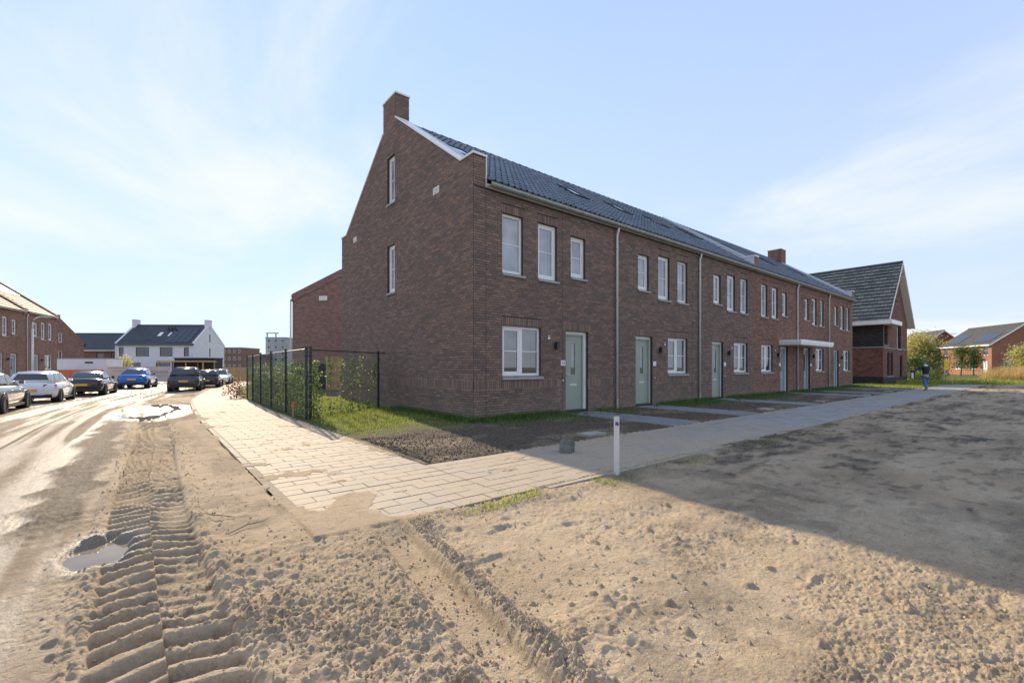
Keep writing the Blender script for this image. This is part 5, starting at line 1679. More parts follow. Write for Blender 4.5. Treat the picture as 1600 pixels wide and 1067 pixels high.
# climbers on canes along the short run
canes = [0.10, 0.27, 0.42, 0.56, 0.70, 0.83]
clab = ['leftmost', 'second', 'third', 'fourth', 'fifth', 'rightmost']
for k, t in enumerate(canes):
    bx = FX + 0.11 + (front_end[0] - FX - 0.11) * t; by = FY + 0.05 + (front_end[1] - FY - 0.05) * t + 0.10
    c = empty('climbing_plant', (bx, by, 0), 0, clab[k] + ' of the thin climbers on canes behind the fence', 'climber', 'young climbers behind the wire fence')
    hgt = random.uniform(1.35, 1.6)
    lean = (-0.05 + 0.02 * k) if k < 5 else 0.25
    MB().tube([(0, 0, 0), (lean * 0.4, 0.02, hgt * 0.5), (lean, 0, hgt)], [0.009, 0.007, 0.004], 5).build('cane', M_WOOD, c)
    pts = []
    for _ in range(260):
        z = random.choice([random.uniform(0.02, hgt), random.uniform(hgt * 0.55, hgt + 0.1), random.uniform(0, 0.3)])
        w_ = 0.025 + 0.06 * math.sin(z * 5 + k * 2) ** 2 + (0.05 if z < 0.25 else 0)
        pts.append((lean * z / hgt + random.gauss(0, w_), random.gauss(0, w_ * 0.7), z))
    leaf_cloud(pts, size=0.065).build('foliage', M_WEED if k % 2 else M_IVY, c)
# ivy hedge plants growing up the long run
for k in range(10):
    y0 = FY + 0.25 + k * 1.06
    c = empty('hedge_plant', (FX + 0.16 + bendf(y0) * 0.95, y0, 0), 0, ('hedge plant behind the long fence run, %s from the corner post' % ['first', 'second', 'third', 'fourth', 'fifth', 'sixth', 'seventh', 'eighth', 'ninth', 'tenth'][k]), 'hedge plant', 'hedge along the side fence')
    for s in range(3):
        MB().tube([(0, -0.3 + 0.3 * s, 0), (0.02, -0.3 + 0.3 * s + random.uniform(-.1, .1), 0.8), (0, -0.3 + 0.3 * s, 1.4)], [0.010, 0.008, 0.004], 5).build('stem', M_STEM, c)
    pts = [(random.gauss(0.02, 0.09), random.uniform(-0.58, 0.58), min(1.5, abs(random.gauss(0.75, 0.45))) * random.uniform(0.85, 1.0)) for _ in range(1000)]
    leaf_cloud(pts, size=0.06).build('foliage', M_IVY, c)
# russet shrub at the fence end and an orange-topped peg
sx_ = side_posts[-1]
sb = empty('russet_shrub', (sx_[0] - 0.35, sx_[1] + 0.5, -0.08), 0, 'small russet-leaved shrub at the far end of the side fence', 'shrub')
MB().tube([(0, 0, 0), (0.05, 0, 0.5)], 0.02, 5).build('stem', M_STEM, sb)
leaf_cloud([(random.gauss(0, 0.22), random.gauss(0, 0.22), abs(random.gauss(0.45, 0.28))) for _ in range(420)], size=0.09).build('foliage', M_RUSSET, sb)
pg = empty('marker_peg', (FX - 0.12, FY + 0.75, 0), 0, 'thin orange-topped marker peg at the foot of the side fence', 'peg')
MB().box(-0.015, 0.015, -0.015, 0.015, -0.05, 0.36).build('shaft', M_WOOD, pg)
MB().box(-0.03, 0.03, -0.02, 0.02, 0.30, 0.44).build('flag', M_ORANGE, pg)

# rear garden: pale timber gate and dark board fence
a = W(-10.1, 25.3)
gt = empty('timber_gate', (a.x, a.y, 0), math.atan2(wdir(1, 0)[1], wdir(1, 0)[0]), 'pale timber garden gate beside the rear corner of the end house', 'gate')
for k in range(7): MB().box(-0.42 + k * 0.15, -0.42 + k * 0.15 + 0.14, 0, 0.025, 0.02, 1.85).build('board', M_WOOD, gt)
for z in (0.35, 1.5): MB().box(-0.42, 0.62, 0.026, 0.06, z, z + 0.1).build('rail', M_WOOD, gt)
MB().box(-0.5, 0.7, -0.02, 0.05, 1.852, 1.92).build('top_rail', M_WOOD, gt)
a = W(-12.6, 25.6)
df = empty('dark_board_fence', (a.x, a.y, 0), math.atan2(wdir(1, 0)[1], wdir(1, 0)[0]), 'low black board fence left of the timber gate', 'fence')
for k in range(12): MB().box(k * 0.165, k * 0.165 + 0.155, 0, 0.025, 0.02, 1.55).build('board', M_DKWOOD, df)
MB().box(0, 1.98, 0.026, 0.07, 1.2, 1.3).build('rail', M_DKWOOD, df)

# ------------------------------------------------------------------ garden paths, covers
PATHS = []
for hi in range(6):
    ty = TYPE[hi]; dr = A_DOOR if ty == 'A' else mirror(A_DOOR)
    xc_ = BOUND[hi] + (dr[0] + dr[1]) / 2
    PATHS.append(xc_)
    P = empty('garden_path', (0, 0, 0), 0, 'blue-grey paved path to the %s front door from the near corner' % ['first', 'second', 'third', 'fourth', 'fifth', 'sixth'][hi], 'path')
    P['kind'] = 'structure'
    MB().box(xc_ - 0.6, xc_ + 0.6, -3.38, -0.04, -0.05, 0.05).build('bedding', M_BED, P)
    me = slab_mesh(0.592, 0.292); me.materials.clear(); me.materials.append(M_PAVER)
    for r in range(11):
        for s in range(2):
            o = bpy.data.objects.new('paver', me)
            o.location = (xc_ - 0.3 + 0.6 * s, -3.23 + 0.3 * r, 0.062 + random.uniform(-.003, .003)); o.parent = P
            COL.objects.link(o)
for hi, x in enumerate((0.62, 8.6, 13.5, 19.6, 23.9)):
    c = empty('cover_slab', (x, -3.1, 0), random.uniform(-.05, .05), 'pale concrete cover slab in the soil of the %s garden' % ['first', 'second', 'third', 'fourth', 'fifth'][hi], 'slab', 'pale slabs set in the front gardens')
    box_obj('slab', -0.26, 0.26, -0.15, 0.15, 0.0, 0.085, M_KERB, c, 0.006)
    MB().box(-0.2, -0.02, -0.1, 0.1, 0.0855, 0.089).build('lid', M_STONE, c)

# white stake with a purple mark
st = empty('marker_stake', (-1.52, -5.34, 0), -0.62, 'white wooden stake with a purple mark near its top', 'stake')
s_ = MB()
s_.hexa([(-0.03, -0.012, 0.0), (0.03, -0.012, 0.0), (0.03, 0.012, 0.0), (-0.03, 0.012, 0.0), (-0.031, -0.012, 0.74), (0.031, -0.012, 0.745), (0.031, 0.012, 0.745), (-0.031, 0.012, 0.74)])
s_.hexa([(-0.012, -0.008, -0.12), (0.012, -0.008, -0.12), (0.012, 0.008, -0.12), (-0.012, 0.008, -0.12), (-0.03, -0.012, 0.0), (0.03, -0.012, 0.0), (0.034, 0.012, 0.0), (-0.034, 0.012, 0.0)])
s_.build('shaft', M_STAKE, st)
mk = MB()
for _ in range(14):
    x, z = random.uniform(-0.02, 0.02), random.uniform(0.635, 0.685)
    mk.box(x - 0.009, x + 0.009, -0.0145, -0.0122, z - 0.009, z + 0.009)
mk.build('paint_mark', M_PURPLE, st)
# dark pavers standing in a gap in the pavement
pk = empty('upright_pavers', (-0.98, -3.98, 0.03), 0.35, 'dark pavers standing upright in the pavement by the soil', 'pavers')
M_DKPAVER = simple('mossy_dark_paver', (0.17, 0.17, 0.15), 0.85, var=0.35, scale=18, bmp=0.2)
for k, (x, t, z) in enumerate(((-0.072, 0.10, 0.19), (0.0, 0.06, 0.205), (0.072, 0.02, 0.18))):
    o = box_obj('paver', -0.028, 0.028, -0.09, 0.09, -0.05, z, M_DKPAVER, pk, 0.006)
    o.location = (x, 0, 0); o.rotation_euler = (0.05, t, 0)
# twigs on the sand
for k, (x, y, a_) in enumerate(((-5.35, -4.6, 0.5), (-5.5, -4.15, 2.3))):
    t = empty('twig', (x, y, 0.045), a_, 'dry twig lying on the sand, %s' % ('nearest the tractor track', 'beside the tractor track a step farther on', 'out in the open plot')[k], 'twig', 'dry twigs on the sand')
    m = MB().tube([(-0.25, 0, 0.01), (0, 0.02, 0.03), (0.2, -0.03, 0.02), (0.3, -0.05, 0.05)], [0.006, 0.006, 0.004, 0.002], 5)
    m.tube([(0, 0.02, 0.03), (0.12, 0.1, 0.05)], [0.004, 0.002], 5).tube([(0.1, -0.01, 0.02), (0.22, 0.06, 0.06)], [0.004, 0.002], 5)
    m.build('stick', M_STEM, t)
    t.scale = (0.6, 0.6, 0.6)

# ------------------------------------------------------------------ grass and weeds
def blades(n, sampler, hmin, hmax, wd, name, mat, label, cat):
    V = []; F = []
    k = 0
    while k < n:
        s = sampler()
        if s is None: continue
        x, y, z, hs = s
        h = random.uniform(hmin, hmax) * hs; a = random.uniform(0, 6.283)
        lx, ly = random.gauss(0, 0.35) * h, random.gauss(0, 0.35) * h
        cx, cy = math.cos(a) * wd, math.sin(a) * wd
        b = len(V)
        V += [(x - cx, y - cy, z), (x + cx, y + cy, z), (x + lx * 0.5 + cx * 0.6, y + ly * 0.5 + cy * 0.6, z + h * 0.6), (x + lx * 0.5 - cx * 0.6, y + ly * 0.5 - cy * 0.6, z + h * 0.6), (x + lx, y + ly, z + h)]
        F += [(b, b + 1, b + 2, b + 3), (b + 3, b + 2, b + 4)]
        k += 1
    me = bpy.data.meshes.new(name); me.from_pydata(V, [], F); me.update()
    o = link(name, me, mat); tag(o, label, cat, kind='stuff')
    return o
def nz(x, y, s): return float(vn(np.array([x]), np.array([y]), s)[0])
def lawn_s():
    x, y = random.uniform(-2.95, -0.02), random.uniform(-1.4, 13.5)
    if x < -2.9 + bendf(y): return None
    e = nz(x * 1.3, y * 1.3, 7) - 0.5
    d_ = y + 0.9 * e - 0.25 * (x + 3)
    if d_ < -1.3 or random.random() > min(1, (d_ + 1.3) / 1.6 + 0.05): return None
    if random.random() > 0.35 + 0.65 * nz(x * 3, y * 3, 70): return None
    return (x, y, 0.03, 1.0 if d_ > 0 else 0.6)
blades(42000, lawn_s, 0.04, 0.12, 0.0045, 'side_lawn', M_GRASS, 'bright green grass between the wire fence and the gable', 'grass')
def wall_s():
    x = random.uniform(0.05, 36.0); y = -abs(random.gauss(0, 0.55)) - 0.02
    if any(abs(x - p) < 0.64 for p in PATHS): return None
    den = nz(x * 0.8 + 4, 0.3, 19) + 0.25 * min(1, max(0, (x - 4) / 8))
    if x > 30: den = 1
    if random.random() > (den - 0.3) * 2.2: return None
    if y < -1.7: return None
    return (x, y, 0.04, 1.25 if y > -0.4 else 0.7)
blades(26000, wall_s, 0.05, 0.15, 0.006, 'wall_foot_grass', M_WEED, 'green weeds along the foot of the front walls', 'grass')
def corner_s():
    t = random.random()
    x, y = (-abs(random.gauss(0, 0.16)) - 0.02, random.uniform(-0.3, 4.0)) if t < 0.7 else (random.uniform(-0.2, 2.6), -abs(random.gauss(0, 0.14)) - 0.02)
    return (x, y, 0.03, 1.0)
blades(5000, corner_s, 0.06, 0.2, 0.007, 'corner_weeds', M_WEED, 'dark green weeds at the foot of the corner and gable', 'grass')
def kerb_s():
    x = random.choice([random.uniform(-3.8, 6), random.gauss(-3.0, 0.3), random.gauss(-2.4, 0.25)]); y = random.gauss(-5.5, 0.13)
    if nz(x * 1.7, y, 30) < 0.5: return None
    return (x, y, 0.02, 1)
blades(900, kerb_s, 0.03, 0.08, 0.004, 'kerb_weeds', M_GRASS, 'sparse weed tufts on the sand along the kerb', 'grass')
def yard_s():
    x, y = random.uniform(30.6, 43), random.uniform(-3.3, 0.5)
    if x > 35.2 and y > -0.9: return None
    return (x, y, 0.03, 1)
blades(9000, yard_s, 0.06, 0.16, 0.012, 'end_lawn', M_GRASS, 'sunlit grass between the row and the detached house', 'grass')
# reeds and rough grass beyond the plot
def reed_s():
    f = random.uniform(37, 62); r = random.uniform(0.93, 1.32) * f
    p = W(r, f)
    if p.y > -4.6: return None
    return (p.x, p.y, -0.05, 0.55 + 0.9 * nz(p.x * 0.25, p.y * 0.25, 81))
blades(26000, reed_s, 0.5, 1.25, 0.02, 'reed_bed', M_REED, 'tall dry orange-brown grasses in front of the red houses', 'reeds')
def strip_s():
    f = random.uniform(33, 39); r = random.uniform(0.86, 1.3) * f
    p = W(r, f)
    return (p.x, p.y, -0.02, 0.5 + nz(p.x * 0.4, p.y * 0.4, 82))
blades(16000, strip_s, 0.1, 0.42, 0.018, 'green_verge', M_GRASS, 'low green verge where the sand plot ends', 'grass')

# ------------------------------------------------------------------ trees and bushes
def bush(name, loc, rx, ry, h, n, size, mat, label, cat, trunks=3, group=None, lean=0.0, low=0.0, clumps=26):
    B = empty(name, loc, 0, label, cat, group)
    t = MB()
    cl = []
    for k in range(clumps):
        a = random.uniform(0, 6.283); rr = math.sqrt(random.random())
        z = low + (h - low) * random.uniform(0.08, 0.92)
        sc = math.sin(math.pi * min(1, 0.18 + 0.8 * z / h)) ** 0.6
        cl.append(Vector((rx * rr * sc * math.cos(a) + lean * z, ry * rr * sc * math.sin(a), z)))
    for k in range(trunks):
        a = 6.283 * k / trunks
        b = Vector((0.12 * math.cos(a), 0.12 * math.sin(a), -0.1)); e = random.choice(cl)
        t.tube([b, b * 0.6 + Vector((e.x * 0.3, e.y * 0.3, h * 0.35)), (e.x * 0.8, e.y * 0.8, max(h * 0.6, e.z * 0.95))], [h * 0.02, h * 0.014, h * 0.005], 6)
    for c in cl[:14]:
        t.tube([(lean * h * 0.3, 0, h * 0.3), (c.x * 0.6, c.y * 0.6, (c.z + h * 0.3) / 2), tuple(c)], [h * 0.009, h * 0.006, h * 0.002], 5)
    t.build('trunk', M_STEM, B)
    pts = []
    for _ in range(n):
        c = random.choice(cl); s = 0.16 * (rx + h * 0.4)
        pts.append((c.x + random.gauss(0, s), c.y + random.gauss(0, s), max(0.03, c.z + random.gauss(0, s * 0.8))))
    leaf_cloud(pts, size=size, aspect=2.2).build('crown', mat, B)
    return B
bush('pale_willow', tuple(W(41.4, 46.0)), 1.75, 1.75, 4.7, 9500, 0.22, M_WILLOW, 'tall pale yellow-green bush glowing in the sun right of the detached house', 'bush', clumps=34)
bush('green_bush', tuple(W(39.7, 44.6)), 1.5, 1.5, 2.3, 5000, 0.2, M_BUSH, 'rounded dark green bush at the foot of the pale willow', 'bush')
bush('green_bush', tuple(W(42.4, 45.6)), 1.2, 1.2, 3.0, 4000, 0.22, M_BUSH, 'looser green bush between the willow and the brown gable', 'bush')
bush('slim_tree', tuple(W(65.3, 65.2)), 0.62, 0.62, 4.3, 1900, 0.24, M_BUSH, 'left of the two slim young trees before the red house', 'tree', trunks=1, low=1.0, group='young trees before the red house', clumps=16)
bush('slim_tree', tuple(W(67.0, 65.0)), 0.6, 0.6, 4.5, 1900, 0.24, M_BUSH, 'right of the two slim young trees before the red house', 'tree', trunks=1, low=0.8, group='young trees before the red house', clumps=16)
bush('pale_tree', tuple(W(73.5, 64.0)), 1.6, 1.6, 4.2, 3000, 0.28, M_WILLOW, 'pale leafy tree cut off by the right edge', 'tree', trunks=1, low=1.0)
bush('clipped_hedge', tuple(W(74.0, 66.0)), 4.0, 0.8, 1.2, 3500, 0.2, M_BUSH, 'low green hedge under the gable of the red house', 'hedge', clumps=30)
bush('low_shrubs', tuple(W(35.2, 38.6)), 2.2, 1.0, 0.9, 2600, 0.16, M_BUSH, 'low green shrubs behind the walking person', 'shrubs', clumps=20)
bush('street_sapling', tuple(W(-58.8, 68.0, -0.33)), 0.7, 0.7, 3.4, 800, 0.2, M_WILLOW, 'thin yellowish sapling before the white house', 'tree', trunks=1, low=1.0)
bush('yellow_weeds', tuple(W(-38.6, 45.6, -0.33)), 0.7, 0.5, 0.75, 700, 0.12, M_WILLOW, 'yellowish weeds at the foot of the left banner', 'weeds')
# ------------------------------------------------------------------ cars
def paint(name, col, metal=0.0, rough=0.28):
    return simple(name, col, rough, metal, var=0.03, scale=1.0, coat=0.6)
P_WHITE = paint('white_car_paint', (0.72, 0.73, 0.74))
P_BLACK = paint('blue_black_car_paint', (0.02, 0.024, 0.035), 0.2)
P_BLUE = paint('blue_car_paint', (0.02, 0.13, 0.42), 0.3)
P_GREY = paint('dark_grey_car_paint', (0.045, 0.052, 0.065), 0.4)
P_SILVER = paint('olive_silver_car_paint', (0.20, 0.20, 0.17), 0.6)
STY = {
    'hatch': dict(L=4.3, hw=0.89, st=[(-2.15, .42, .70, .70), (-2.10, .30, .88, .80), (-1.9, .22, .96, .87), (-1.0, .19, .96, .89), (.3, .19, .94, .89), (1.0, .19, .92, .88), (1.6, .21, .83, .86), (2.0, .27, .70, .79), (2.15, .38, .58, .68)],
                  base=(-2.0, 1.15, .78, .93), roof=(-1.55, .15, .57, 1.45), wx=(-1.32, 1.30), wr=.32),
    'sedan': dict(L=4.75, hw=0.91, st=[(-2.37, .45, .78, .72), (-2.3, .32, .98, .82), (-2.05, .24, 1.02, .88), (-1.2, .2, .98, .91), (.3, .2, .95, .91), (1.1, .2, .93, .90), (1.8, .22, .82, .88), (2.2, .28, .70, .80), (2.37, .4, .58, .68)],
                  base=(-1.75, 1.25, .80, .95), roof=(-0.85, .20, .58, 1.43), wx=(-1.42, 1.45), wr=.33),
    'suv': dict(L=4.5, hw=0.93, st=[(-2.25, .5, .85, .76), (-2.18, .36, 1.02, .86), (-1.95, .28, 1.08, .91), (-1.0, .25, 1.06, .93), (.3, .25, 1.04, .93), (1.0, .25, 1.03, .92), (1.65, .27, .97, .90), (2.1, .33, .85, .83), (2.25, .45, .70, .72)],
                base=(-2.08, 1.15, .82, 1.05), roof=(-1.68, .20, .62, 1.66), wx=(-1.35, 1.35), wr=.36),
    'coupe': dict(L=4.6, hw=0.94, st=[(-2.3, .48, .86, .76), (-2.22, .34, 1.05, .86), (-2.0, .26, 1.09, .92), (-1.0, .23, 1.04, .94), (.3, .23, 1.0, .94), (1.0, .23, .98, .93), (1.7, .25, .90, .90), (2.1, .31, .78, .83), (2.3, .42, .64, .72)],
                  base=(-2.05, 1.2, .80, 1.02), roof=(-1.15, .20, .60, 1.6), wx=(-1.38, 1.40), wr=.36),
}
def wheel_mesh(r):
    m = MB(); n = 20; w_ = 0.105
    prof = [(r * 0.62, -w_), (r * 0.93, -w_), (r, -w_ * 0.65), (r, w_ * 0.65), (r * 0.93, w_), (r * 0.62, w_)]
    for a, y in prof:
        for k in range(n):
            t = 2 * math.pi * k / n
            m.v.append((a * math.cos(t), y, a * math.sin(t)))
    for i in range(len(prof) - 1):
        for k in range(n):
            m.f.append((i * n + k, i * n + (k + 1) % n, (i + 1) * n + (k + 1) % n, (i + 1) * n + k))
    tyre = m.mesh('tyre'); tyre.materials.append(M_TYRE)
    m = MB(); q = r * 0.63
    for s in (-1, 1):
        y = s * (w_ - 0.025)
        for k in range(10):
            t0 = 2 * math.pi * (k - 0.28) / 10; t1 = 2 * math.pi * (k + 0.28) / 10
            m.quad((0.12 * r * math.cos(t0), y, 0.12 * r * math.sin(t0)), (0.12 * r * math.cos(t1), y, 0.12 * r * math.sin(t1)), (q * math.cos(t1), y, q * math.sin(t1)), (q * math.cos(t0), y, q * math.sin(t0)))
        for k in range(n):
            t0 = 2 * math.pi * k / n; t1 = 2 * math.pi * (k + 1) / n
            m.quad((q * math.cos(t0), y + s * 0.01, q * math.sin(t0)), (q * math.cos(t1), y + s * 0.01, q * math.sin(t1)), (q * 0.9 * math.cos(t1), y, q * 0.9 * math.sin(t1)), (q * 0.9 * math.cos(t0), y, q * 0.9 * math.sin(t0)))
    rim = m.mesh('rim'); rim.materials.append(M_RIM)
    m = MB(); m.tube([(0, -w_ + 0.05, 0), (0, w_ - 0.05, 0)], q * 0.98, 16)
    hub = m.mesh('brake_disc'); hub.materials.append(M_BLACK)
    return tyre, rim, hub
WHEELS = {k: wheel_mesh(v['wr']) for k, v in STY.items()}
def car(loc, heading, sty, pnt, label, tailh=0.85):
    s = STY[sty]; hw = s['hw']
    C = empty('parked_car', loc, heading, label, 'car', 'cars parked along the street')
    # lofted lower body
    ring = [(0, 0, 0), (.78, 0, 0), (.95, .07, 0), (1.0, .38, 0), (1.0, .62, 0), (.965, .86, 0), (.88, .97, 0), (.5, 1.0, 1), (0, 1.0, 1)]
    full = ring + [(-a, b, c) for a, b, c in ring[-2:0:-1]]
    m = MB(); n = len(full)
    for (x, zl, zt, w_) in s['st']:
        for a, b, c in full:
            m.v.append((x, a * w_, zl + (zt - zl) * b + 0.025 * c))
    ns = len(s['st'])
    for i in range(ns - 1):
        for k in range(n):
            m.f.append((i * n + k, i * n + (k + 1) % n, (i + 1) * n + (k + 1) % n, (i + 1) * n + k))
    m.f.append(tuple(range(n))[::-1]); m.f.append(tuple((ns - 1) * n + k for k in range(n)))
    body = m.build('body', pnt, C, smooth=True, fixn=True)
    body.modifiers.new('smooth', 'SUBSURF').levels = 1
    body.modifiers['smooth'].render_levels = 1
    # cabin
    b0, b1, bw, bz = s['base']; r0, r1, rw, rz_ = s['roof']
    B = [(b0, -bw, bz - .06), (b1, -bw, bz - .1), (b1, bw, bz - .1), (b0, bw, bz - .06)]
    T = [(r0, -rw, rz_ - .03), (r1, -rw, rz_), (r1, rw, rz_), (r0, rw, rz_ - .03)]
    me = MB().hexa(B + T).mesh('cabin')
    bm = bmesh.new(); bm.from_mesh(me)
    bmesh.ops.bevel(bm, geom=[e for e in bm.edges if max(v.co.z for v in e.verts) > bz], offset=0.09, segments=3, affect='EDGES')
    bmesh.ops.recalc_face_normals(bm, faces=bm.faces)
    bm.to_mesh(me); bm.free()
    link('cabin', me, pnt, C, smooth=True)
    def glass(name, c0, c1, c2, c3, u0=.08, u1=.92, v0=.22, v1=.86, off=0.012):
        c = [Vector(p) for p in (c0, c1, c2, c3)]
        P = lambda u, v: (c[0] * (1 - u) + c[1] * u) * (1 - v) + (c[3] * (1 - u) + c[2] * u) * v
        nn = (c[1] - c[0]).cross(c[3] - c[0]).normalized()
        mid = (c[0] + c[1] + c[2] + c[3]) / 4
        if nn.dot(mid - Vector(((b0 + b1) / 2, 0, bz))) < 0: nn = -nn
        q = MB(); pts = [P(u, v) for u, v in ((u0, v0), (u1, v0), (u1 - .03, v1), (u0 + .03, v1))]
        q.hexa([tuple(p + nn * (off - 0.02)) for p in pts] + [tuple(p + nn * off) for p in pts])
        return q.build(name, M_CARGLASS, C, fixn=True)
    glass('rear_window', B[3], B[0], T[0], T[3], .10, .90, .34, .84)
    glass('windscreen', B[1], B[2], T[2], T[1], .06, .94, .2, .92)
    for sd, (i, j) in ((1, (0, 1)), (-1, (3, 2))):
        glass('side_window', B[i], B[j], T[j], T[i], .12, .46, .28, .86)
        glass('side_window', B[i], B[j], T[j], T[i], .48, .84, .28, .86)
    # wheels
    ty, rm, hb = WHEELS[sty]; r = s['wr']
    for x in s['wx']:
        for y in (-1, 1):
            MB().tube([(x, y * (hw - 0.30), r + 0.02), (x, y * (hw + 0.004), r + 0.02)], r * 1.14, 20).build('wheel_arch', M_BLACK, C)
            wl = bpy.data.objects.new('wheel', ty); wl.location = (x, y * (hw - 0.08), r - 0.02); wl.parent = C; COL.objects.link(wl)
            for nm, me_ in (('rim', rm), ('brake_disc', hb)):
                o = bpy.data.objects.new(nm, me_); o.parent = wl; COL.objects.link(o)
    xr = s['st'][0][0]; L2 = s['st'][-1][0]
    zb = s['st'][2][2]
    # lights, plates, bumper, mirrors, handles
    for y in (-1, 1):
        m = MB().hexa([(xr + .02, y * .46, zb - .32), (xr + .16, y * .84, zb - .30), (xr + .20, y * .84, zb - .30), (xr + .1, y * .46, zb - .32), (xr + .005, y * .46, zb - .10), (xr + .22, y * .855, zb - .10), (xr + .26, y * .85, zb - .10), (xr + .1, y * .5, zb - .12)])
        m.build('tail_light', M_TAIL, C, fixn=True)
        m = MB().hexa([(L2 - .22, y * .84, .56), (L2 - .02, y * .52, .54), (L2 - .1, y * .5, .54), (L2 - .3, y * .8, .56), (L2 - .3, y * .85, .70), (L2 - .08, y * .52, .66), (L2 - .16, y * .5, .66), (L2 - .36, y * .8, .70)])
        m.build('headlight', M_HEAD, C, fixn=True)
        mr = MB().box(b1 - .45, b1 - .27, y * (bw + .06) - .07, y * (bw + .06) + .07, bz + .02, bz + .15)
        mr.build('wing_mirror', pnt if sty != 'coupe' else M_BLACK, C)
        for hx in (-0.75, 0.2):
            MB().box(hx, hx + .2, y * (hw + .004) - .012, y * (hw + .004) + .012, bz - .17, bz - .14).build('door_handle', M_CHROME, C)
        MB().box(-1.0, 1.0, y * (hw - .02) - .02, y * (hw - .02) + .02, s['st'][3][1] - .01, s['st'][3][1] + .08).build('side_skirt', M_BLACK, C)
    MB().box(xr - .012, xr + .05, -.26, .26, zb - .42, zb - .30).build('number_plate', M_PLATEY, C)
    MB().box(L2 - .06, L2 + .012, -.26, .26, .40, .51).build('number_plate', M_PLATEY, C)
    MB().box(L2 - .05, L2 + .004, -.5, .5, .54, .62).build('grille', M_BLACK, C)
    MB().box(xr + .02, xr + .3, -.72, .72, s['st'][1][1] - .03, s['st'][1][1] + .12).build('rear_bumper', M_BLACK, C)
    MB().box(-.05, .03, -.012, .012, rz_ - .0, rz_ + .05).build('aerial', M_BLACK, C)
    return C
def along(y): return math.atan2(1.0, bendf(y + 0.5) - bendf(y - 0.5))
car((-10.6, 15.6, -0.27), along(10), 'sedan', P_SILVER, 'olive silver saloon cut off by the left edge')
car((-9.85, 22.0, -0.30), along(14), 'hatch', P_WHITE, 'white hatchback with yellow plate parked behind the silver saloon')
car((-8.6, 28.7, -0.34), along(20), 'sedan', P_BLACK, 'blue-black saloon parked just beyond the white hatchback')
car((-6.5, 38.2, -0.34), along(28), 'coupe', P_BLUE, 'bright blue crossover car in front of the site banners')
car((-3.75, 30.5, -0.34), along(26), 'suv', P_GREY, 'dark blue-grey estate car parked half on the verge by the pavement')
car((-2.0, 35.9, -0.34), along(30), 'hatch', P_BLACK, 'black hatchback partly hidden behind the dark estate car')
car((-0.5, 42.5, -0.34), along(34) + math.pi, 'hatch', P_WHITE, 'white car facing us at the far end of the parked cars')

# ------------------------------------------------------------------ street lamp
a = W(-32.1, 30.0)
LP = empty('street_lamp', (a.x, a.y, -0.3), math.atan2(wdir(1, 0)[1], wdir(1, 0)[0]), 'grey street lamp with curved arm before the left brick houses', 'street lamp')
MB().tube([(0, 0, 0), (0, 0, 4.2)], [0.07, 0.05], 10).build('column', M_PIPE, LP, smooth=True)
MB().tube([(0, 0, 4.2), (0.02, 0, 4.6), (0.12, 0, 4.82), (0.32, 0, 4.96), (0.7, 0, 5.0)], [0.05, 0.046, 0.044, 0.04, 0.036], 10).build('arm', M_PIPE, LP, smooth=True)
hd = MB().hexa([(0.65, -0.12, 4.96), (1.6, -0.14, 4.98), (1.6, 0.14, 4.98), (0.65, 0.12, 4.96), (0.65, -0.08, 5.05), (1.55, -0.1, 5.03), (1.55, 0.1, 5.03), (0.65, 0.08, 5.05)]).build('lamp_head', M_STONE, LP)
MB().box(0.8, 1.4, -0.09, 0.09, 4.935, 4.965).build('lens', M_HEAD, hd)

# ------------------------------------------------------------------ yellow sign
a = W(33.9, 35.0)
YS = empty('yellow_sign', (a.x, a.y, 0), math.atan2(wdir(1, 0)[1], wdir(1, 0)[0]), 'small yellow sign on a leaning white pole by the reeds', 'sign')
MB().tube([(-0.25, 0, -0.05), (0.02, 0, 1.9)], 0.03, 8).build('pole', M_STAKE, YS, smooth=True)
sg_ = MB().hexa([(-0.18, -0.03, 1.15), (0.2, -0.03, 1.12), (0.2, -0.005, 1.12), (-0.18, -0.005, 1.15), (-0.14, -0.03, 1.88), (0.24, -0.03, 1.86), (0.24, -0.005, 1.86), (-0.14, -0.005, 1.88)]).build('board', M_YELLOW, YS)
for z in (1.35, 1.62): MB().box(-0.08, 0.16, -0.034, -0.0305, z, z + 0.05).build('print_line', M_ORANGE, sg_)

# ------------------------------------------------------------------ person walking away
def skinned(name, verts, edges, radii, mat, parent, root=0, sub=2):
    me = bpy.data.meshes.new(name); me.from_pydata(verts, edges, []); me.update()
    o = bpy.data.objects.new(name, me); COL.objects.link(o)
    sk = o.modifiers.new('skin', 'SKIN')
    for i, r in enumerate(radii):
        me.skin_vertices[0].data[i].radius = (r, r) if not isinstance(r, tuple) else r
        me.skin_vertices[0].data[i].use_root = (i == root)
    o.modifiers.new('sub', 'SUBSURF').levels = sub
    dg = bpy.context.evaluated_depsgraph_get()
    nm = bpy.data.meshes.new_from_object(o.evaluated_get(dg))
    bpy.data.objects.remove(o)
    for m_ in (mat,):
        nm.materials.clear(); nm.materials.append(m_)
    return link(name, nm, None, parent, smooth=True)
M_SKIN = simple('skin', (0.45, 0.27, 0.19), 0.55, var=0.08, scale=12)
M_JEAN = simple('blue_denim', (0.09, 0.17, 0.34), 0.85, var=0.25, scale=10)
M_JACKET = simple('navy_jacket', (0.012, 0.016, 0.035), 0.8, var=0.2, scale=8)
M_HAIR = simple('grey_hair', (0.16, 0.15, 0.15), 0.7, var=0.25, scale=30)
M_SHOE = simple('tan_shoe', (0.36, 0.23, 0.11), 0.7)
M_SCARF = simple('pale_scarf', (0.62, 0.60, 0.58), 0.9, var=0.1, scale=14)
a = W(23.1, 25.0)
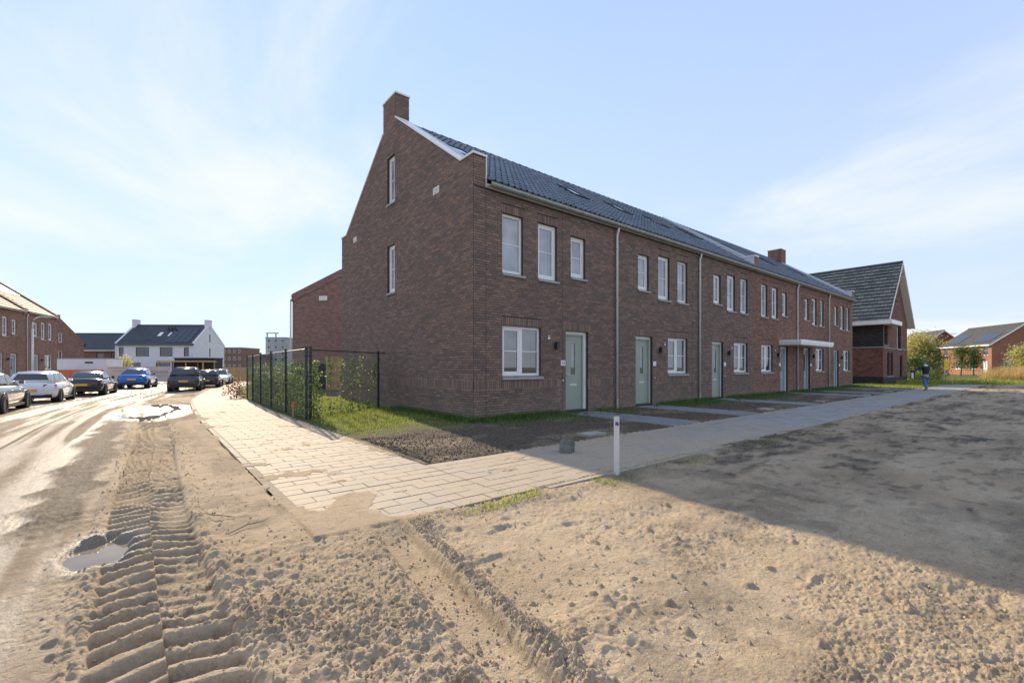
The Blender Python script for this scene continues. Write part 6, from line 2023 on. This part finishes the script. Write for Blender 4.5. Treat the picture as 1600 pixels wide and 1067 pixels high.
# local axes: +x to the viewer's right, +y away from the viewer
PE = empty('person', (a.x, a.y, 0.03), math.atan2(RT.y, RT.x), 'person in navy jacket and jeans walking away, arm stretched out to the left', 'person')
V = [(0, 0, .86), (0, .02, 1.02), (0, .03, 1.2), (0, .05, 1.33), (0, .06, 1.40), (0, .08, 1.52), (0, .09, 1.58),
     (-.075, 0, .72), (-.10, -.02, .45), (-.09, -.16, .10), (-.10, -.08, .04),
     (.075, 0, .72), (.10, .10, .45), (.10, .08, .09), (.10, .20, .04),
     (-.17, .03, 1.30), (-.36, .06, 1.17), (-.56, .10, 1.13), (-.62, .11, 1.12),
     (.17, .03, 1.30), (.23, .10, 1.08), (.20, .26, .98), (.19, .31, .98)]
E = [(0, 1), (1, 2), (2, 3), (3, 4), (4, 5), (5, 6), (0, 7), (7, 8), (8, 9), (9, 10), (0, 11), (11, 12), (12, 13), (13, 14), (3, 15), (15, 16), (16, 17), (17, 18), (3, 19), (19, 20), (20, 21), (21, 22)]
Rr = [(.14, .10), (.12, .09), (.14, .10), (.12, .08), .052, (.078, .09), .06, .078, .052, .036, .034, .078, .052, .036, .034, .052, .042, .034, .03, .052, .042, .034, .03]
skinned('body', V, E, Rr, M_SKIN, PE)
Jk = [0, 1, 2, 3, 15, 16, 17, 19, 20, 21]
mp_ = {v: i for i, v in enumerate(Jk)}
skinned('jacket', [V[i] for i in Jk], [(mp_[p], mp_[q_]) for p, q_ in E if p in mp_ and q_ in mp_], [(.175, .135), (.165, .13), (.175, .13), (.15, .11), .075, .066, .052, .075, .066, .054], M_JACKET, PE)
Jn = [0, 7, 8, 9, 11, 12, 13]
mp_ = {v: i for i, v in enumerate(Jn)}
skinned('jeans', [V[i] for i in Jn], [(mp_[p], mp_[q_]) for p, q_ in E if p in mp_ and q_ in mp_], [(.165, .125), .105, .078, .062, .105, .078, .062], M_JEAN, PE)
skinned('hair', [(0, .085, 1.46), (0, .085, 1.55), (0, .08, 1.61)], [(0, 1), (1, 2)], [(.085, .09), (.098, .105), (.06, .07)], M_HAIR, PE)
skinned('scarf', [(-.09, .03, 1.385), (0, .0, 1.40), (.09, .03, 1.385)], [(0, 1), (1, 2)], [.06, .07, .06], M_SCARF, PE, root=1)
for k, (p, q_) in enumerate((((-.09, -.19, .10), (-.10, -.05, .05)), ((.10, .06, .07), (.10, .24, .045)))):
    skinned('shoe', [p, tuple((Vector(p) + Vector(q_)) / 2), q_], [(0, 1), (1, 2)], [.05, .052, .042], M_SHOE, PE)
def hand(sgn, wrist, dirn):
    m = MB(); w0 = Vector(wrist); d_ = Vector(dirn).normalized(); sd = Vector((0, 0, 1)).cross(d_).normalized()
    m.tube([w0, w0 + d_ * 0.08], [0.03, 0.036], 8)
    for k in range(4):
        b_ = w0 + d_ * 0.075 + sd * (-0.027 + 0.018 * k); ln_ = (0.055, 0.068, 0.064, 0.05)[k]
        m.tube([b_, b_ + d_ * ln_ * 0.6, b_ + d_ * ln_ * 0.8 + Vector((0, 0, -0.03))], [0.009, 0.008, 0.006], 6)
    m.tube([w0 + d_ * 0.02 + sd * 0.03, w0 + d_ * 0.06 + sd * 0.055, w0 + d_ * 0.085 + sd * 0.05 + Vector((0, 0, -0.02))], [0.011, 0.010, 0.007], 6)
    m.build('hand', M_SKIN, PE, smooth=True)
hand(-1, (-.60, .11, 1.12), (-1, .15, -.1)); hand(1, (.19, .29, .98), (0, 1, 0))
bg_ = empty('carried_coat', (a.x - RT.x * .68, a.y - RT.y * .68, 1.12), math.atan2(RT.y, RT.x), 'dark coat with pale lining hanging from the outstretched hand of the person', 'coat')
cm_ = MB()
cm_.hexa([(-.07, .05, -.42), (.10, .03, -.46), (.12, .14, -.46), (-.05, .16, -.42), (-.05, .08, .04), (.16, .07, .05), (.16, .14, .05), (-.05, .14, .04)])
cm_.build('cloth', M_JACKET, bg_)
MB().hexa([(-.10, .03, -.40), (.02, .02, -.44), (.02, .05, -.44), (-.10, .06, -.40), (-.07, .05, -.1), (.03, .04, -.1), (.03, .07, -.1), (-.07, .08, -.1)]).build('lining', M_SCARF, bg_)
